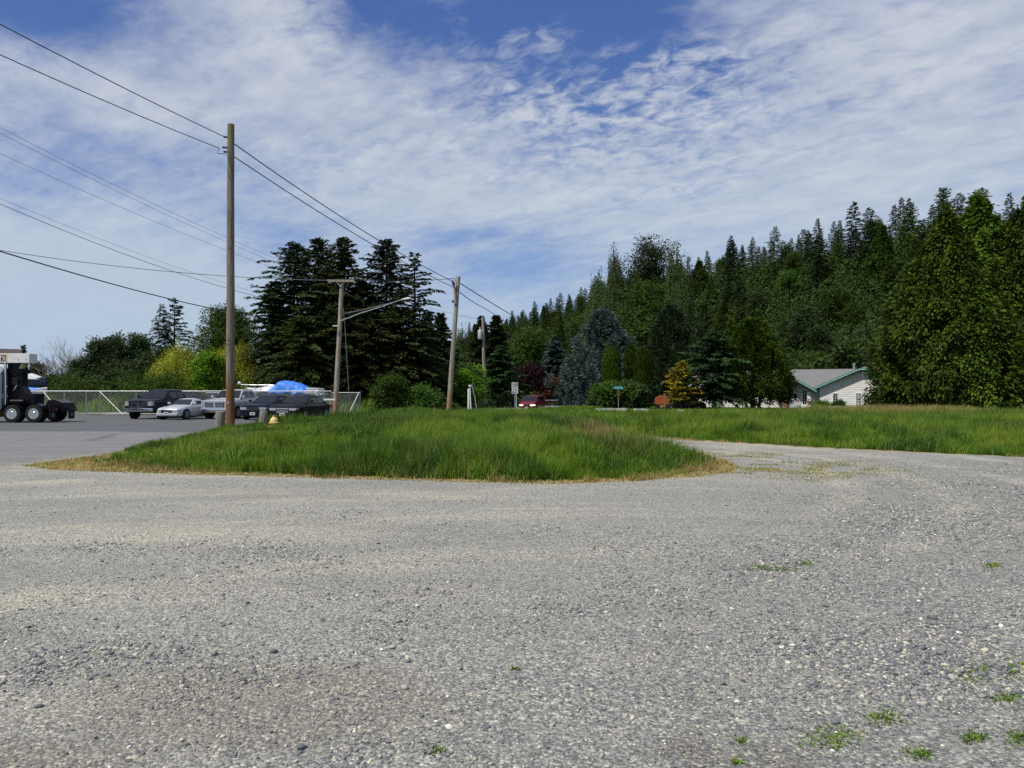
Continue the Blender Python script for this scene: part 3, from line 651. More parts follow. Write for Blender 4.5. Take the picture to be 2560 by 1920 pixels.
def tree(name, label, cat, px, top, Y, width, kind, color, base_px=None, group=None, trunk_r=None, seed=None, **kw):
    """one tree: its foot stands at column px, Y metres away; its tip reaches row top and its crown is width pixels wide"""
    seed = seed if seed is not None else int(px * 7 + top)
    x = X_of(px, Y); z0 = kw.pop('z0', None)
    if z0 is None: z0 = gz(x, Y)
    h = CAM_H - (top - HOR) / F * Y - z0; r = width / 2 / F * Y
    t = thing(name, label, cat, (x, Y, z0), 0, group)
    q = max(1.0, Y / 80); g = random.Random(seed); bark = BARK
    if kind == 'conifer':
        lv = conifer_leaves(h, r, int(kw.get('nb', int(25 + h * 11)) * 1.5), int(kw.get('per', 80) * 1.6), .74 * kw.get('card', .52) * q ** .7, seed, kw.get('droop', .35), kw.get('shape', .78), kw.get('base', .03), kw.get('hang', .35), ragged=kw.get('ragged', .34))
        tm = trunk_mb(h * .98, kw.get('tr', .022 * h), seed=seed, top=.08, bend=.003)
        if kw.get('twin'):     # a second leader beside the first
            l2 = conifer_leaves(h * .94, r * .55, int(h * 6), 26, .42, seed + 9, .3, .8, .55, .35)
            off = np.array([kw['twin'], 0, 0]); l2.q = [a + off for a in l2.q]; lv.q += l2.q; lv.t += l2.t
    elif kind == 'broad':
        L = kw.get('lobes', 9); z_lo = kw.get('low', .28); lobes = []
        for i in range(L):
            a = i * 2.4 + g.uniform(-.4, .4); f = g.random() ** .5 * (.85 if kw.get('spiky') else .62); zz = z_lo + (1 - z_lo) * (g.uniform(.12, .86) if i else .8)
            s = (1 - abs(zz - .5) * .9) if not kw.get('column') else .8
            rr = r * g.uniform(.34, .56) * (.75 + .5 * s) * (.62 if kw.get('spiky') else 1)
            lobes.append((math.cos(a) * r * f * s * 1.15, math.sin(a) * r * f * s, h * zz, rr, rr, min(rr * kw.get('tall', .8), h * (1 - zz) + .001 if zz > .8 else 99)))
        lobes.append((0, 0, h * .88, r * .35, r * .35, h * .12)); c_ = .5 if kw.get('spiky') else .66; lobes.append((0, 0, h * (z_lo + 1) / 2.15, r * c_, r * c_, h * (1 - z_lo) * .36))
        lv = lobe_leaves(lobes, int(kw.get('n', 9000) * 1.7), .76 * kw.get('card', .30) * q ** .8, seed, hang=kw.get('hang', .1), inner=kw.get('inner', .3), wl=kw.get('wl', .6))
        tm = trunk_mb(h * .72, kw.get('tr', .02 * h), seed=seed, bend=.015); limbs(tm, h * .25, h * .65, r * .75, .010 * h, 9, seed)
    elif kind == 'weep':       # hanging curtains of fine leaves
        gn = np.random.default_rng(seed); lv = Leaves(); k = int(kw.get('strands', 420) * 1.7)
        for i in range(k):
            a = gn.random() * 6.283; f = gn.random() ** .55; topz = h * (1 - .42 * f ** 2.2 + gn.normal(0, .05) - .26 * float(vnoise(a * 1.3 + seed, f * 3.1, 1.0, seed))); Ls = h * gn.uniform(.18, kw.get('len', .5)) ; Ls = min(Ls, topz - .3)
            n_ = max(5, int(Ls / (.10 * q))); s = np.linspace(0, 1, n_); wob = gn.normal(0, .05, 2)
            P = np.stack([math.cos(a) * r * f * (1 + .10 * s) + wob[0] * s * r, math.sin(a) * r * f * (1 + .10 * s) + wob[1] * s * r, topz - Ls * s], 1) + gn.normal(0, .06 * q, (n_, 3))
            D = np.array([math.cos(a) * .35, math.sin(a) * .35, -1.0]) + gn.normal(0, .35, (n_, 3)); Nn = np.array([math.cos(a), math.sin(a), .6]) + gn.normal(0, .45, (n_, 3))
            c = kw.get('card', .19) * q * gn.uniform(.7, 1.3, n_); lv.add(P, D, Nn, c, c * .42, np.clip(gn.normal(.5, .18) + gn.normal(0, .1, n_), 0, 1))
        tm = trunk_mb(h * .8, .02 * h, seed=seed, bend=.02); limbs(tm, h * .3, h * .75, r * .7, .009 * h, 10, seed, 1.0); bark = kw.get('bark', BARK)
    elif kind == 'column':     # clipped evergreen column
        gn = np.random.default_rng(seed); n = kw.get('n', 5200); u = gn.random(n); a = gn.random(n) * 6.283
        pr = r * np.clip(np.minimum(1, (1 - u) * kw.get('point', 5.5)), 0, 1) ** .6 * (.88 + .12 * np.minimum(1, u * 8)) * gn.normal(.96, .06, n)
        o = np.stack([np.cos(a), np.sin(a), np.zeros(n)], 1); P = o * pr[:, None]; P[:, 2] = h * u * .97 + .05
        D = o * .35 + np.array([0, 0, 1.0]) + gn.normal(0, .25, (n, 3)); Nn = o + gn.normal(0, .35, (n, 3)); c = kw.get('card', .36) * gn.uniform(.6, 1.3, n)
        lv = Leaves(); lv.add(P, D, Nn, c, c * .38, np.clip(.45 + .3 * (vnoise(a * 3, u * 14, 1.0, seed) - .5) * 2 * .6 + gn.normal(0, .14, n), 0, 1)); tm = trunk_mb(h * .7, .1, seed=seed)
    elif kind == 'dome':       # wide flame or dome shaped evergreen made of upright plumes
        lv = dome_leaves(h, r, seed, kw.get('card', .36) * q ** .7, **{k_: kw[k_] for k_ in ('n', 'plumes', 'low_r', 'shape', 'low', 'plume', 'lift', 'wl') if k_ in kw})
        tm = trunk_mb(h * .8, kw.get('tr', .25), seed=seed, bend=.004)
        for j in range(kw.get('stems', 0)):
            xx = (j - (kw['stems'] - 1) / 2) * kw.get('stem_gap', .8); tm.tube([(xx * .7, .0, -.2), (xx, .1, 1.0), (xx * 1.7, .3, 3.2)], [.2, .15, .1], 7)
    elif kind == 'bare':
        gn = random.Random(seed); tm = MB(); lvP = []
        def grow(p, d, L, rr, lev):
            q1 = p + d * L; tm.tube([p, p + d * L * .5 + Vector((gn.uniform(-.04, .04) * L,) * 3), q1], [rr, rr * .8, rr * .55], 4 if lev else 5, cap=False)
            if lev < 5:
                for _ in range(3 if lev < 3 else 2):
                    nd = (d + Vector((gn.uniform(-.55, .55), gn.uniform(-.55, .55), gn.uniform(-.1, .45)))).normalized(); grow(p + d * L * gn.uniform(.55, 1), nd, L * gn.uniform(.6, .85), rr * .55, lev + 1)
        for i in range(11): grow(Vector((gn.uniform(-r * .6, r * .6), gn.uniform(-1, 1), 0)), Vector((gn.uniform(-.25, .25), gn.uniform(-.2, .2), 1)).normalized(), h * gn.uniform(.26, .38), .11, 0)
        lobes = [(gn.uniform(-r, r) * .8, gn.uniform(-1, 1), h * gn.uniform(.1, .38), r * .35, 1, h * .16) for _ in range(8)]
        lv = lobe_leaves(lobes, 5200, .3, seed); bark = kw.get('bark', BARK)
    if kw.get('yaw'): t.rotation_euler.z = kw['yaw']
    tm.build('trunk', bark, t, 60)
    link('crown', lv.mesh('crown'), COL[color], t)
    return t
# ---- the dark spruces beyond the parked cars
WID = 1.42
SP = 'tall dark spruces behind the parked cars'
for i, (px, top, Y, w, lab, kw) in enumerate([
    (735, 602, 80, 195, 'leftmost tall dark spruce of the grove behind the boat, with broad skirt', dict(hang=.55, shape=.55)),
    (795, 592, 84, 160, 'narrow topped dark spruce second from left in the grove', dict(shape=.52)),
    (860, 589, 80, 175, 'double leader dark spruce behind the pole with the lamp arm', dict(twin=-1.6, ragged=.35, shape=.58)),
    (966, 594, 80, 165, 'pointed dark spruce standing apart in middle of the grove', dict(ragged=.3, shape=.54)),
    (1036, 628, 78, 150, 'sparse open spruce with long drooping right boughs, left of leaning pole', dict(nb=75, ragged=.42, droop=.42, shape=.6)),
    (905, 700, 83, 130, 'shorter dark spruce filling the gap behind the lamp arm', dict(shape=.5)),
    (690, 700, 78, 110, 'short dark spruce at left edge of the grove', dict(shape=.5)),
    (1000, 770, 77, 170, 'low wide spruce at foot of the grove left of the leaning pole', dict(shape=.42)),
    (835, 770, 76, 170, 'low wide spruce behind the wooden pole with the crossarm', dict(shape=.42)),
    (915, 800, 75, 150, 'low dark spruce right of the wooden pole with the crossarm', dict(shape=.42)),
    (1066, 778, 86, 95, 'small pointed spruce just left of the leaning pole', dict()),
    (1102, 780, 90, 90, 'small pointed spruce partly behind the leaning pole', dict()),
    (760, 790, 74, 150, 'low spruce directly behind the blue tarp of the boat', dict(shape=.42))]):
    tree('spruce_tree', lab, 'tree', px, top, Y, w * WID, 'conifer', 'spruce_warm' if i in (2, 7, 9, 12) else 'spruce', group=SP, **kw)
# ---- left of the grove
tree('bare_tree', 'grey leafless multi stemmed tree right of the black truck', 'tree', 168, 856, 82, 135, 'bare', 'leaf_dark', bark=wood_mat('grey_bark', (.26, .225, .20)))
tree('scrub_tree', 'dull green scrubby tree beside the leafless tree', 'tree', 262, 850, 82, 130, 'broad', 'leaf_dark', lobes=14, inner=.5, spiky=1, tall=1.3, n=9500)
tree('scrub_tree', 'dull green scrubby tree with two spiky tops left of twin topped cedar', 'tree', 335, 838, 84, 120, 'broad', 'leaf_dark', lobes=14, inner=.5, spiky=1, tall=1.5, n=9000)
tree('scrub_tree', 'low olive scrub tree in front of the willow, left of it', 'tree', 400, 872, 79, 150, 'broad', 'leaf_dark', lobes=14, low=.1, n=9000, spiky=1)
tree('cedar_tree', 'open twin topped cedar rising behind the scrub on the left', 'tree', 436, 742, 105, 112, 'conifer', 'pine', twin=-1.7, nb=70, ragged=.4, shape=.55, per=40)
tree('oak_tree', 'rounded green oak behind the nearest wooden pole', 'tree', 573, 772, 100, 190, 'broad', 'leaf', lobes=16, low=.38, n=15000, inner=.35)
tree('willow_tree', 'yellow green willow left of the nearest wooden pole', 'tree', 462, 850, 77, 175, 'weep', 'willow', strands=520, len=.7)
tree('willow_tree', 'yellow green weeping willow right behind the nearest wooden pole', 'tree', 592, 842, 77, 190, 'weep', 'willow', strands=600, len=.7)
tree('maple_tree', 'small vivid green maple in front of the willows', 'tree', 517, 882, 73, 92, 'broad', 'leaf_bright', lobes=14, low=.05, n=8000, spiky=1)
tree('hedge', 'low bright green bramble bank behind the fence and black pickup', 'hedge', 385, 958, 70.5, 190, 'broad', 'leaf', lobes=16, low=.0, n=9000, tall=.9, card=.24)
tree('hedge', 'low grey green bramble bank at the left end of the fence', 'hedge', 195, 975, 74, 190, 'broad', 'leaf', lobes=14, low=.0, n=7000, tall=.8, card=.24)
tree('young_conifer', 'small far conifer above the white box of the truck', 'tree', 58, 860, 140, 24, 'conifer', 'pine', nb=60, per=30)
tree('far_tree', 'small dark far tree just right of the truck mast', 'tree', 92, 908, 135, 46, 'broad', 'leaf_dark', n=3000)
tree('scrub_bush', 'grey green brush at the foot of the leafless tree', 'shrub', 150, 942, 80, 130, 'broad', 'leaf_dark', lobes=14, low=.0, n=8000, inner=.5, spiky=1)
tree('scrub_bush', 'dark brush joining the leafless tree and the scrub trees', 'shrub', 222, 896, 80.5, 110, 'broad', 'leaf_dark', lobes=14, low=.0, n=8000, inner=.5, spiky=1)
tree('scrub_bush', 'dark brush filling the ground under the scrub trees', 'shrub', 310, 905, 79.5, 160, 'broad', 'leaf_dark', lobes=12, low=.0, n=9000, inner=.5)
# ---- beside the road, centre
tree('shrub', 'dark leafed shrub in the grass left of the leaning pole, taller of two', 'shrub', 975, 944, 62, 95, 'broad', 'leaf', lobes=10, low=.0, n=5200, card=.22, inner=.4)
tree('shrub', 'broad low green shrub between tall shrub and the leaning pole', 'shrub', 1050, 972, 62.5, 100, 'broad', 'leaf', lobes=9, low=.0, n=5200, card=.22)
tree('thicket', 'bright green thicket behind the leaning pole and white pipes', 'shrub', 1166, 928, 88, 120, 'broad', 'leaf_bright', lobes=11, low=0, n=8000)
tree('thicket', 'dim green thicket at the feet of the small spruces', 'shrub', 1098, 925, 92, 110, 'broad', 'leaf', lobes=10, low=0, n=7000)
tree('birch_tree', 'pale thin birch seen between the two wooden poles', 'tree', 1155, 818, 118, 75, 'weep', 'birch', strands=260, bark=BIRCH, len=.4)
tree('roadside_conifer', 'dark pointed conifer left behind the pole with the transformer', 'tree', 1203, 788, 118, 90, 'conifer', 'spruce')
tree('roadside_conifer', 'dark conifer right behind the pole with the transformer', 'tree', 1240, 786, 116, 84, 'conifer', 'spruce', shape=.55)
tree('roadside_conifer', 'dense dark green fir behind the speed limit sign', 'tree', 1252, 862, 97, 128, 'conifer', 'fir', shape=.6, per=60)
tree('mound_shrub', 'rounded dark shrub left of the speed limit sign', 'shrub', 1268, 984, 88, 56, 'dome', 'pine', n=3000, plumes=40, low=.05, plume=.2)
tree('plum_tree', 'dark purple leaved tree above the red van', 'tree', 1318, 914, 104, 96, 'broad', 'purple', lobes=10, low=.25, n=6000)
tree('rust_bush', 'rust brown bush by the reddish pole', 'shrub', 1376, 952, 110, 84, 'broad', 'rust', lobes=9, low=.1, n=5000)
tree('verge_bush', 'small yellow green bush behind the red van', 'shrub', 1349, 985, 112, 40, 'broad', 'leaf_bright', lobes=6, low=0, n=1500)
tree('verge_bush', 'small bright bush to the right of the reddish pole', 'shrub', 1402, 990, 118, 30, 'broad', 'leaf_bright', lobes=6, low=0, n=1200)
tree('blue_spruce', 'smaller blue grey spruce behind the reddish pole', 'tree', 1386, 838, 128, 84, 'conifer', 'blue', shape=.7)
tree('verge_maple', 'green leafy tree behind the purple tree, left of smaller blue spruce', 'tree', 1318, 820, 134, 130, 'broad', 'leaf', n=7000)
tree('verge_maple', 'dim green tree by the road to the left of the blue spruces', 'tree', 1425, 905, 125, 70, 'broad', 'leaf_dark', n=4000, low=0)
# ---- yard of the house
tree('blue_spruce', 'huge broad blue grey spruce behind the clipped columns', 'tree', 1508, 768, 104, 235, 'dome', 'blue', n=52000, plumes=260, low=.02, shape=.80, plume=.10, card=.30, low_r=.95, lift=.0, z0=0)
AV = 'clipped columns in the front yard'
tree('arborvitae', 'clipped green column standing alone, leftmost of the three columns', 'tree', 1528, 868, 84, 42, 'column', 'arbor_col', group=AV)
tree('arborvitae', 'slimmer clipped green column, left of the joined pair', 'tree', 1577, 862, 86, 30, 'column', 'arbor_col', group=AV)
tree('arborvitae', 'clipped green column, right of the joined pair', 'tree', 1606, 870, 84, 40, 'column', 'arbor_col', group=AV)
tree('yard_shrub', 'bushy green shrub behind the street name sign', 'shrub', 1535, 958, 79, 104, 'broad', 'leaf', lobes=14, low=0, n=8000, inner=.4, spiky=1)
tree('yard_shrub', 'dark green shrub at the foot of the paired columns', 'shrub', 1592, 968, 82, 70, 'broad', 'leaf_dark', lobes=8, low=0, n=4000)
tree('yard_maple', 'rich green round maple above the huge blue spruce', 'tree', 1602, 698, 126, 175, 'broad', 'leaf', lobes=14, low=.2, n=15000)
tree('tall_maple', 'tallest rounded dark green tree on the skyline left of the hill', 'tree', 1618, 588, 146, 165, 'broad', 'leaf_dark', lobes=22, low=.12, n=24000, tall=1.2, column=True, inner=.5)
tree('birch_tree', 'drooping birch at right of the tallest rounded tree', 'tree', 1688, 612, 142, 95, 'weep', 'birch', strands=620, len=.6, bark=BIRCH)
tree('birch_tree', 'slim light green birch at left of the tallest rounded tree', 'tree', 1536, 620, 150, 84, 'weep', 'birch', strands=560, len=.6, bark=BIRCH)
tree('birch_tree', 'shorter light green birch left of the slim birch', 'tree', 1496, 672, 156, 74, 'weep', 'birch', strands=440, len=.6, bark=BIRCH)
tree('pine_tree', 'dense round shouldered pine behind the golden tree', 'tree', 1678, 760, 98, 175, 'dome', 'pine', n=42000, plumes=280, low=.06, shape=.62, plume=.10, card=.28, low_r=.9, z0=0)
tree('golden_cypress', 'small golden yellow cypress in the front yard', 'tree', 1703, 902, 80, 92, 'conifer', 'gold', nb=74, per=30, card=.42, shape=.62, base=.12, hang=.1, droop=.1, ragged=.3)
tree('yard_fir', 'layered dark green fir right of the golden cypress', 'tree', 1786, 828, 81, 178, 'conifer', 'fir', nb=120, per=70, shape=.5, base=.14, droop=.25, tr=.28)
tree('yard_cedar', 'broad dark cedar with several stems left of the house porch', 'tree', 1882, 794, 81, 182, 'dome', 'arbor', n=62000, plumes=400, low=.12, shape=.62, plume=.09, card=.28, low_r=.85, stems=3, tr=.28)
tree('foundation_shrub', 'low rounded green shrub beside the house door', 'shrub', 2056, 1008, 84, 36, 'broad', 'leaf_bright', lobes=7, low=0, n=2200, card=.16)
tree('foundation_shrub', 'low dark green shrub under the small house window', 'shrub', 2094, 1008, 84.5, 34, 'broad', 'leaf', lobes=7, low=0, n=2000, card=.16)
CE = 'huge cedars to the right of the house'
CK = dict(low_r=.92, lift=-.75, wl=.46, card=.40)
tree('cedar_tree', 'huge cedar overhanging the house, leftmost of the three', 'tree', 2366, 512, 77, 350, 'dome', 'cedar', n=95000, plumes=520, shape=1.0, low=.04, plume=.060, group=CE, tr=.45, **CK)
tree('cedar_tree', 'tallest huge cedar with bare pale top, middle of the three', 'tree', 2446, 476, 81, 330, 'dome', 'cedar', n=80000, plumes=430, shape=.9, low=.10, plume=.060, group=CE, tr=.5, **CK)
tree('cedar_tree', 'huge cedar cut by the right edge of the photo', 'tree', 2562, 496, 78, 350, 'dome', 'cedar', n=85000, plumes=460, shape=.88, low=.07, plume=.060, group=CE, tr=.5, **CK)
tree('cedar_tree', 'lower cedar in front of the two taller cedars', 'tree', 2430, 690, 74, 220, 'dome', 'cedar', n=50000, plumes=300, shape=.7, low=.05, plume=.075, group=CE, tr=.35, **CK)

# ------------------------------------------------------------------ the wooded hill
RA = Vector((108, 138)); RB = Vector((-12, 420)); RL = (RB - RA).length; RU = (RB - RA) / RL; RN = Vector((RU.y * -1, RU.x))   # RN points to the camera side
if RN.dot(-RA) < 0: RN = -RN
def hill_z(s, d):
    """height at s metres along the ridge and d metres down its near side"""
    top = 25.5 + 9.5 * np.clip((s + 10) / 95, 0, 1) - 8 * np.clip((s - 90) / 200, 0, 1) + 1.6 * np.sin(s * .045)
    t = np.clip(1 - d / 58.0, 0, 1.25); return top * np.where(t < 1, t * t * (3 - 2 * t), 1) - .6
def build_hill():
    s = np.arange(-130, 420, 7.0); d = np.concatenate([[-260, -120, -60], np.arange(-30, 64, 4.0)])
    S, D = np.meshgrid(s, d); Z = hill_z(S.ravel(), D.ravel()); Z += (vnoise(S.ravel(), D.ravel(), .08, 30) - .5) * 1.5
    P = np.array([RA.x, RA.y]) + S.ravel()[:, None] * np.array([RU.x, RU.y]) + D.ravel()[:, None] * np.array([RN.x, RN.y])
    nx = len(s); i = (np.arange(len(d) - 1)[:, None] * nx + np.arange(nx - 1)[None]).ravel()
    m, N = mat('forest_floor'); co = N.node('ShaderNodeTexCoord').outputs['Object']
    done(N, bsdf(N, N.mix(N.noise(co, .4, 6, .7), (.012, .02, .008), (.035, .05, .015)), 1, 0, .05))
    tag(link('hill', index_mesh('hill', np.column_stack([P, Z]), np.stack([i, i + 1, i + nx + 1, i + nx], 1), smooth=True), m), kind='structure')
build_hill()
def forest():
    g = np.random.default_rng(5); pr = random.Random(5)
    protos = {}
    def proto(nm, color, lv, lab):
        o = link(nm, lv.mesh(nm), COL[color]); protos.setdefault(nm, []).append(o); return o
    spec = []
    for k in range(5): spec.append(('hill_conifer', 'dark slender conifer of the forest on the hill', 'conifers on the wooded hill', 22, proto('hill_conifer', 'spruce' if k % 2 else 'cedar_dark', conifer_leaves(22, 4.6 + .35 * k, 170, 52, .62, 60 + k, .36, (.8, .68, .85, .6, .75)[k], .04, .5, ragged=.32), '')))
    for k in range(2): spec.append(('hill_cedar', 'broad green cedar of the forest on the hill', 'cedars on the wooded hill', 20, proto('hill_cedar', 'cedar_dark', dome_leaves(19, 5.0, 80 + k, .62, n=15000, plumes=190, shape=1.05, low=.03, plume=.085, lift=-.5, wl=.45), '')))
    for k in range(3):
        lb = []
        for i in range(10):
            a = i * 2.4; zz = pr.uniform(.3, .85); f = pr.random() ** .5 * .6
            lb.append((math.cos(a) * 4.3 * f, math.sin(a) * 4.3 * f, 15 * zz, 2.3, 2.3, 2.1))
        lb.append((0, 0, 13.4, 1.7, 1.7, 1.7)); lb.append((0, 0, 7, 3.2, 3.2, 6))
        spec.append(('hill_leafy_tree', 'mid green leafy tree of the forest on the hill', 'leafy trees on the wooded hill', 15, proto('hill_leafy_tree', ('leaf', 'leaf_dark', 'birch')[k], lobe_leaves(lb, 6500, .52, 90 + k), '')))
    used = set(); pts = []
    tries = 0
    while len(pts) < 292 and tries < 30000:
        tries += 1; s = pr.uniform(-34, RL + 30); d = pr.uniform(8, 60) if len(pts) > 165 else pr.uniform(-11, 12)
        w = RA + RU * s + RN * d
        if w.x / w.y > .80 or w.x / w.y < -.06 or w.y < 104: continue
        sp = (1.9 + .006 * w.y) if d < 12 else 3.6 + .012 * w.y
        if any((w - p[0]).length < sp for p in pts): continue
        pts.append((w, s, d))
    for w, s, d in pts:
        z = float(hill_z(np.array([s]), np.array([d]))[0]); lowp = d / 60
        r = pr.random()
        if r < .40 * lowp + .12: c = pr.choice(spec[7:])
        elif r < .66 * lowp + .20: c = pr.choice(spec[5:7])
        else: c = pr.choice(spec[:5])
        nm, lab, grp, h0, o = c
        if o in used:
            n_ = o.copy(); col.objects.link(n_)
        else: n_ = o; used.add(o)
        k = pr.uniform(.48, .80); n_.location = (w.x, w.y, z - .2); n_.rotation_euler = (pr.gauss(0, .02), pr.gauss(0, .02), pr.uniform(0, 6.28)); kk = k * (pr.uniform(.72, 1.05) if d < 12 else pr.uniform(1.0, 1.25)); n_.scale = (kk, kk, k)
        tag(n_, lab, 'tree', grp)
    for c in spec:
        if c[4] not in used: bpy.data.objects.remove(c[4])
    # undergrowth between the trunks
    n = 270000; s = g.uniform(-40, RL + 30, n); d = g.uniform(-6, 66, n); P = np.array([RA.x, RA.y]) + s[:, None] * np.array([RU.x, RU.y]) + d[:, None] * np.array([RN.x, RN.y])
    z = hill_z(s, d); hh = (2.5 + 10.5 * vnoise(P[:, 0], P[:, 1], .17, 44) * (.35 + .65 * vnoise(P[:, 0], P[:, 1], .06, 45))) * g.random(n) ** .55
    lv = Leaves(); c = g.uniform(.45, .95, n); lv.add(np.column_stack([P, np.maximum(z, -.2) + hh]), g.normal(0, 1, (n, 3)), np.array([-.3, -.5, .8]) + g.normal(0, .5, (n, 3)), c, c * .6, g.normal(.4, .2, n))
    tag(link('forest_undergrowth', lv.mesh('forest_undergrowth'), COL['canopy']), 'dark leafy undergrowth between the trees of the hill', 'undergrowth', kind='stuff')
forest()
# ------------------------------------------------------------------ poles and wires
def pole_mat(name, a, b, low=None, lowz=2.5, top=None, topz=12):
    m, N = mat(name); co = N.node('ShaderNodeTexCoord').outputs['Object']; sp = N.node('ShaderNodeSeparateXYZ'); N.l.new(co, sp.inputs[0])
    n = N.noise(N.scale(co, (9, 9, .5)), 2.2, 6, .65); n2 = N.noise(co, .9, 4); c = N.mix(N.map(n, .3, .7), a, b)
    wob = N.m('ADD', sp.outputs[2], N.m('MULTIPLY', N.m('SUBTRACT', n2, .5), 2.5))
    if low: c = N.mix(N.map(wob, lowz + .8, lowz - .8), c, N.mix(n, tuple(x * .6 for x in low), low))
    if top: c = N.mix(N.m('MULTIPLY', N.map(wob, topz - 1.6, topz + .9), N.map(n, .35, .65, .25, .8)), c, top)
    c = N.mix(N.map(N.noise(N.scale(co, (30, 30, .8)), 2, 3), .62, .68, 0, .65), c, (.03, .025, .02))
    done(N, bsdf(N, c, .9, 0, .15, n, .7, .03)); return m
POLE1 = pole_mat('weathered_pole', (.12, .10, .075), (.27, .235, .19), (.23, .115, .06), 2.2, (.16, .165, .06), 13.0)
POLE2 = pole_mat('grey_pole', (.19, .165, .135), (.42, .37, .30), (.34, .22, .11), 1.5)
POLE3 = pole_mat('red_pole', (.20, .11, .07), (.34, .20, .13))
BLACK = plain('black_rubber', (.018, .018, .02), .6); STEEL = plain('galvanised', (.42, .43, .44), .45, .7); DARKMET = plain('dark_metal', (.04, .04, .045), .5, .3)
CABLE = plain('cable', (.022, .026, .04), .55, 0, .3, .1); CABLE_G = plain('grey_cable', (.17, .18, .20), .5, 0, .3, .1)
WHITE = plain('white_paint', (.72, .72, .70), .5, 0, .4, .12, 3); ALU = plain('aluminium', (.62, .64, .66), .38, .6, .5, .1)

def wood_pole(label, bx, tx, ty, Y, r0, m, by_z=None, n=12, group='wooden utility poles along the road'):
    b = Vector((X_of(bx, Y), Y, gz(X_of(bx, Y), Y))); tp = at(tx, ty, Y)
    t = thing('utility_pole', label, 'pole', b, 0, group); v = tp - b
    k = 9; pts = [v * (i / k) + Vector((random.uniform(-.01, .01), random.uniform(-.01, .01), 0)) for i in range(k + 1)]; pts[0].z -= .3
    MB().tube(pts, [r0 * (1.06 if i == 0 else 1 - .22 * i / k) for i in range(k + 1)], n, jit=.035).build('shaft', m, t, 50)
    return t, b
P1, b1 = wood_pole('nearest tall brown wooden pole, mossy at top, beside the hydrant', 576, 577, 311, 35, .195, POLE1, n=18)
Y1 = 35
def loc(t, px, py, Y): return at(px, py, Y) - t.location
i1 = MB().lathe([(.0, -.05), (.05, -.05), (.055, 0), (.03, .03), (.05, .05), (.03, .09), (0, .09)], 10)
for px, py in ((563, 343), (560, 369), (563, 380)):
    q = loc(P1, px, py, Y1); MB().tube([q + Vector((-.06, -.05, 0)), q + Vector((.14, .02, 0))], [.045, .045], 8).build('insulator', DARKMET, P1)
MB().tube([loc(P1, 549, 371, 34.9), loc(P1, 543, 381, 34.9), loc(P1, 546, 384, 34.9), loc(P1, 566, 385, 34.9)], .018, 5).build('jumper_wire', CABLE, P1)
MB().tube([loc(P1, 569, 386, 34.8), loc(P1, 573, 402, 34.77), loc(P1, 580, 425, 34.77), loc(P1, 584, 460, 34.77)], .016, 5).build('ground_wire', CABLE, P1)
for z in (4.1, 3.9, 8.3): MB().tube([(-.05, -.19, z), (-.05, -.225, z)], .03, 6).build('bolt', STEEL, P1)
tagp = MB().box(-.06, .0, -.215, -.205, 1.15, 1.23); tagp.build('pole_tag', ALU, P1)
P2, b2 = wood_pole('leaning grey wooden pole in the grass left of the speed limit sign', 1121, 1146, 692, 60, .205, POLE2)
MB().tube([loc(P2, 1131, 752, 59.8), loc(P2, 1139, 760, 59.79), loc(P2, 1134, 700, 59.8)], [.1, .12, .05], 7).build('splint', POLE2, P2, 50)
MB().tube([loc(P2, 1130, 703, 59.7), loc(P2, 1135, 710, 59.7), loc(P2, 1131, 715, 59.7)], [.05, .14, .04], 8).build('insulator', DARKMET, P2)
MB().tube([loc(P2, 1122, 697, 59.6), loc(P2, 1137, 696, 59.6), loc(P2, 1141, 707, 59.6)], .025, 5).build('jumper_wire', CABLE, P2)
P3, b3 = wood_pole('wooden pole carrying a pale transformer can', 1212, 1207, 792, 90, .20, POLE2)
q = loc(P3, 1200, 836, 89.6); MB().lathe([(0, -.55), (.22, -.55), (.25, -.5), (.25, .42), (.22, .5), (.1, .53), (0, .53)], 16, Matrix.Translation(q)).build('transformer', plain('transformer_paint', (.52, .58, .60), .5), P3, 40)
MB().lathe([(0, 0), (.05, 0), (.07, .1), (.04, .2), (.06, .3), (0, .34)], 8, Matrix.Translation(q + Vector((.0, 0, .53)))).build('bushing', WHITE, P3, 40)
MB().box(-.42, .42, -.42, -.26, .35, 1.0, None, .03).build('meter_box', plain('grey_box', (.36, .35, .36), .5), P3)
for z in (1.2, 1.5, 2.0): MB().lathe([(.215, z), (.225, z + .01), (.225, z + .08), (.215, z + .09)], 12).build('band', STEEL, P3)
P4, b4 = wood_pole('reddish brown wooden pole farthest up the road, with a curved lamp arm', 1388, 1391, 872, 138, .22, POLE3)
MB().tube([loc(P4, 1393, 919, 137.8), loc(P4, 1402, 914, 137.6), loc(P4, 1414, 911, 137.4), loc(P4, 1424, 910, 137.2)], .06, 6).build('lamp_arm', ALU, P4)
MB().lathe([(0, -.5), (.1, -.5), (.2, 0), (.1, .5), (0, .5)], 10, Matrix.Translation(loc(P4, 1430, 910, 137)) @ Matrix.Rotation(R(90), 4, 'Y') @ Matrix.Scale(.5, 4, (1, 0, 0))).build('lamp_head', ALU, P4, 50)
P5, b5 = wood_pole('grey brown wooden pole with short crossarm and long lamp arm', 838, 855, 700, 55, .19, POLE2)
a0 = loc(P5, 817, 702, 54.7); a1 = loc(P5, 886, 702, 54.7)
MB().box(a0.x, a1.x, -.30 + 0, -.17, a0.z - .07, a0.z + .09).build('crossarm', POLE2, P5)
for s in (-1, 1):
    MB().tube([Vector((loc(P5, 853, 718, 55).x, -.2, loc(P5, 853, 718, 55).z)), Vector((loc(P5, 853 + s * 10, 705, 55).x, -.24, a0.z - .05))], .03, 5).build('arm_brace', ALU, P5)
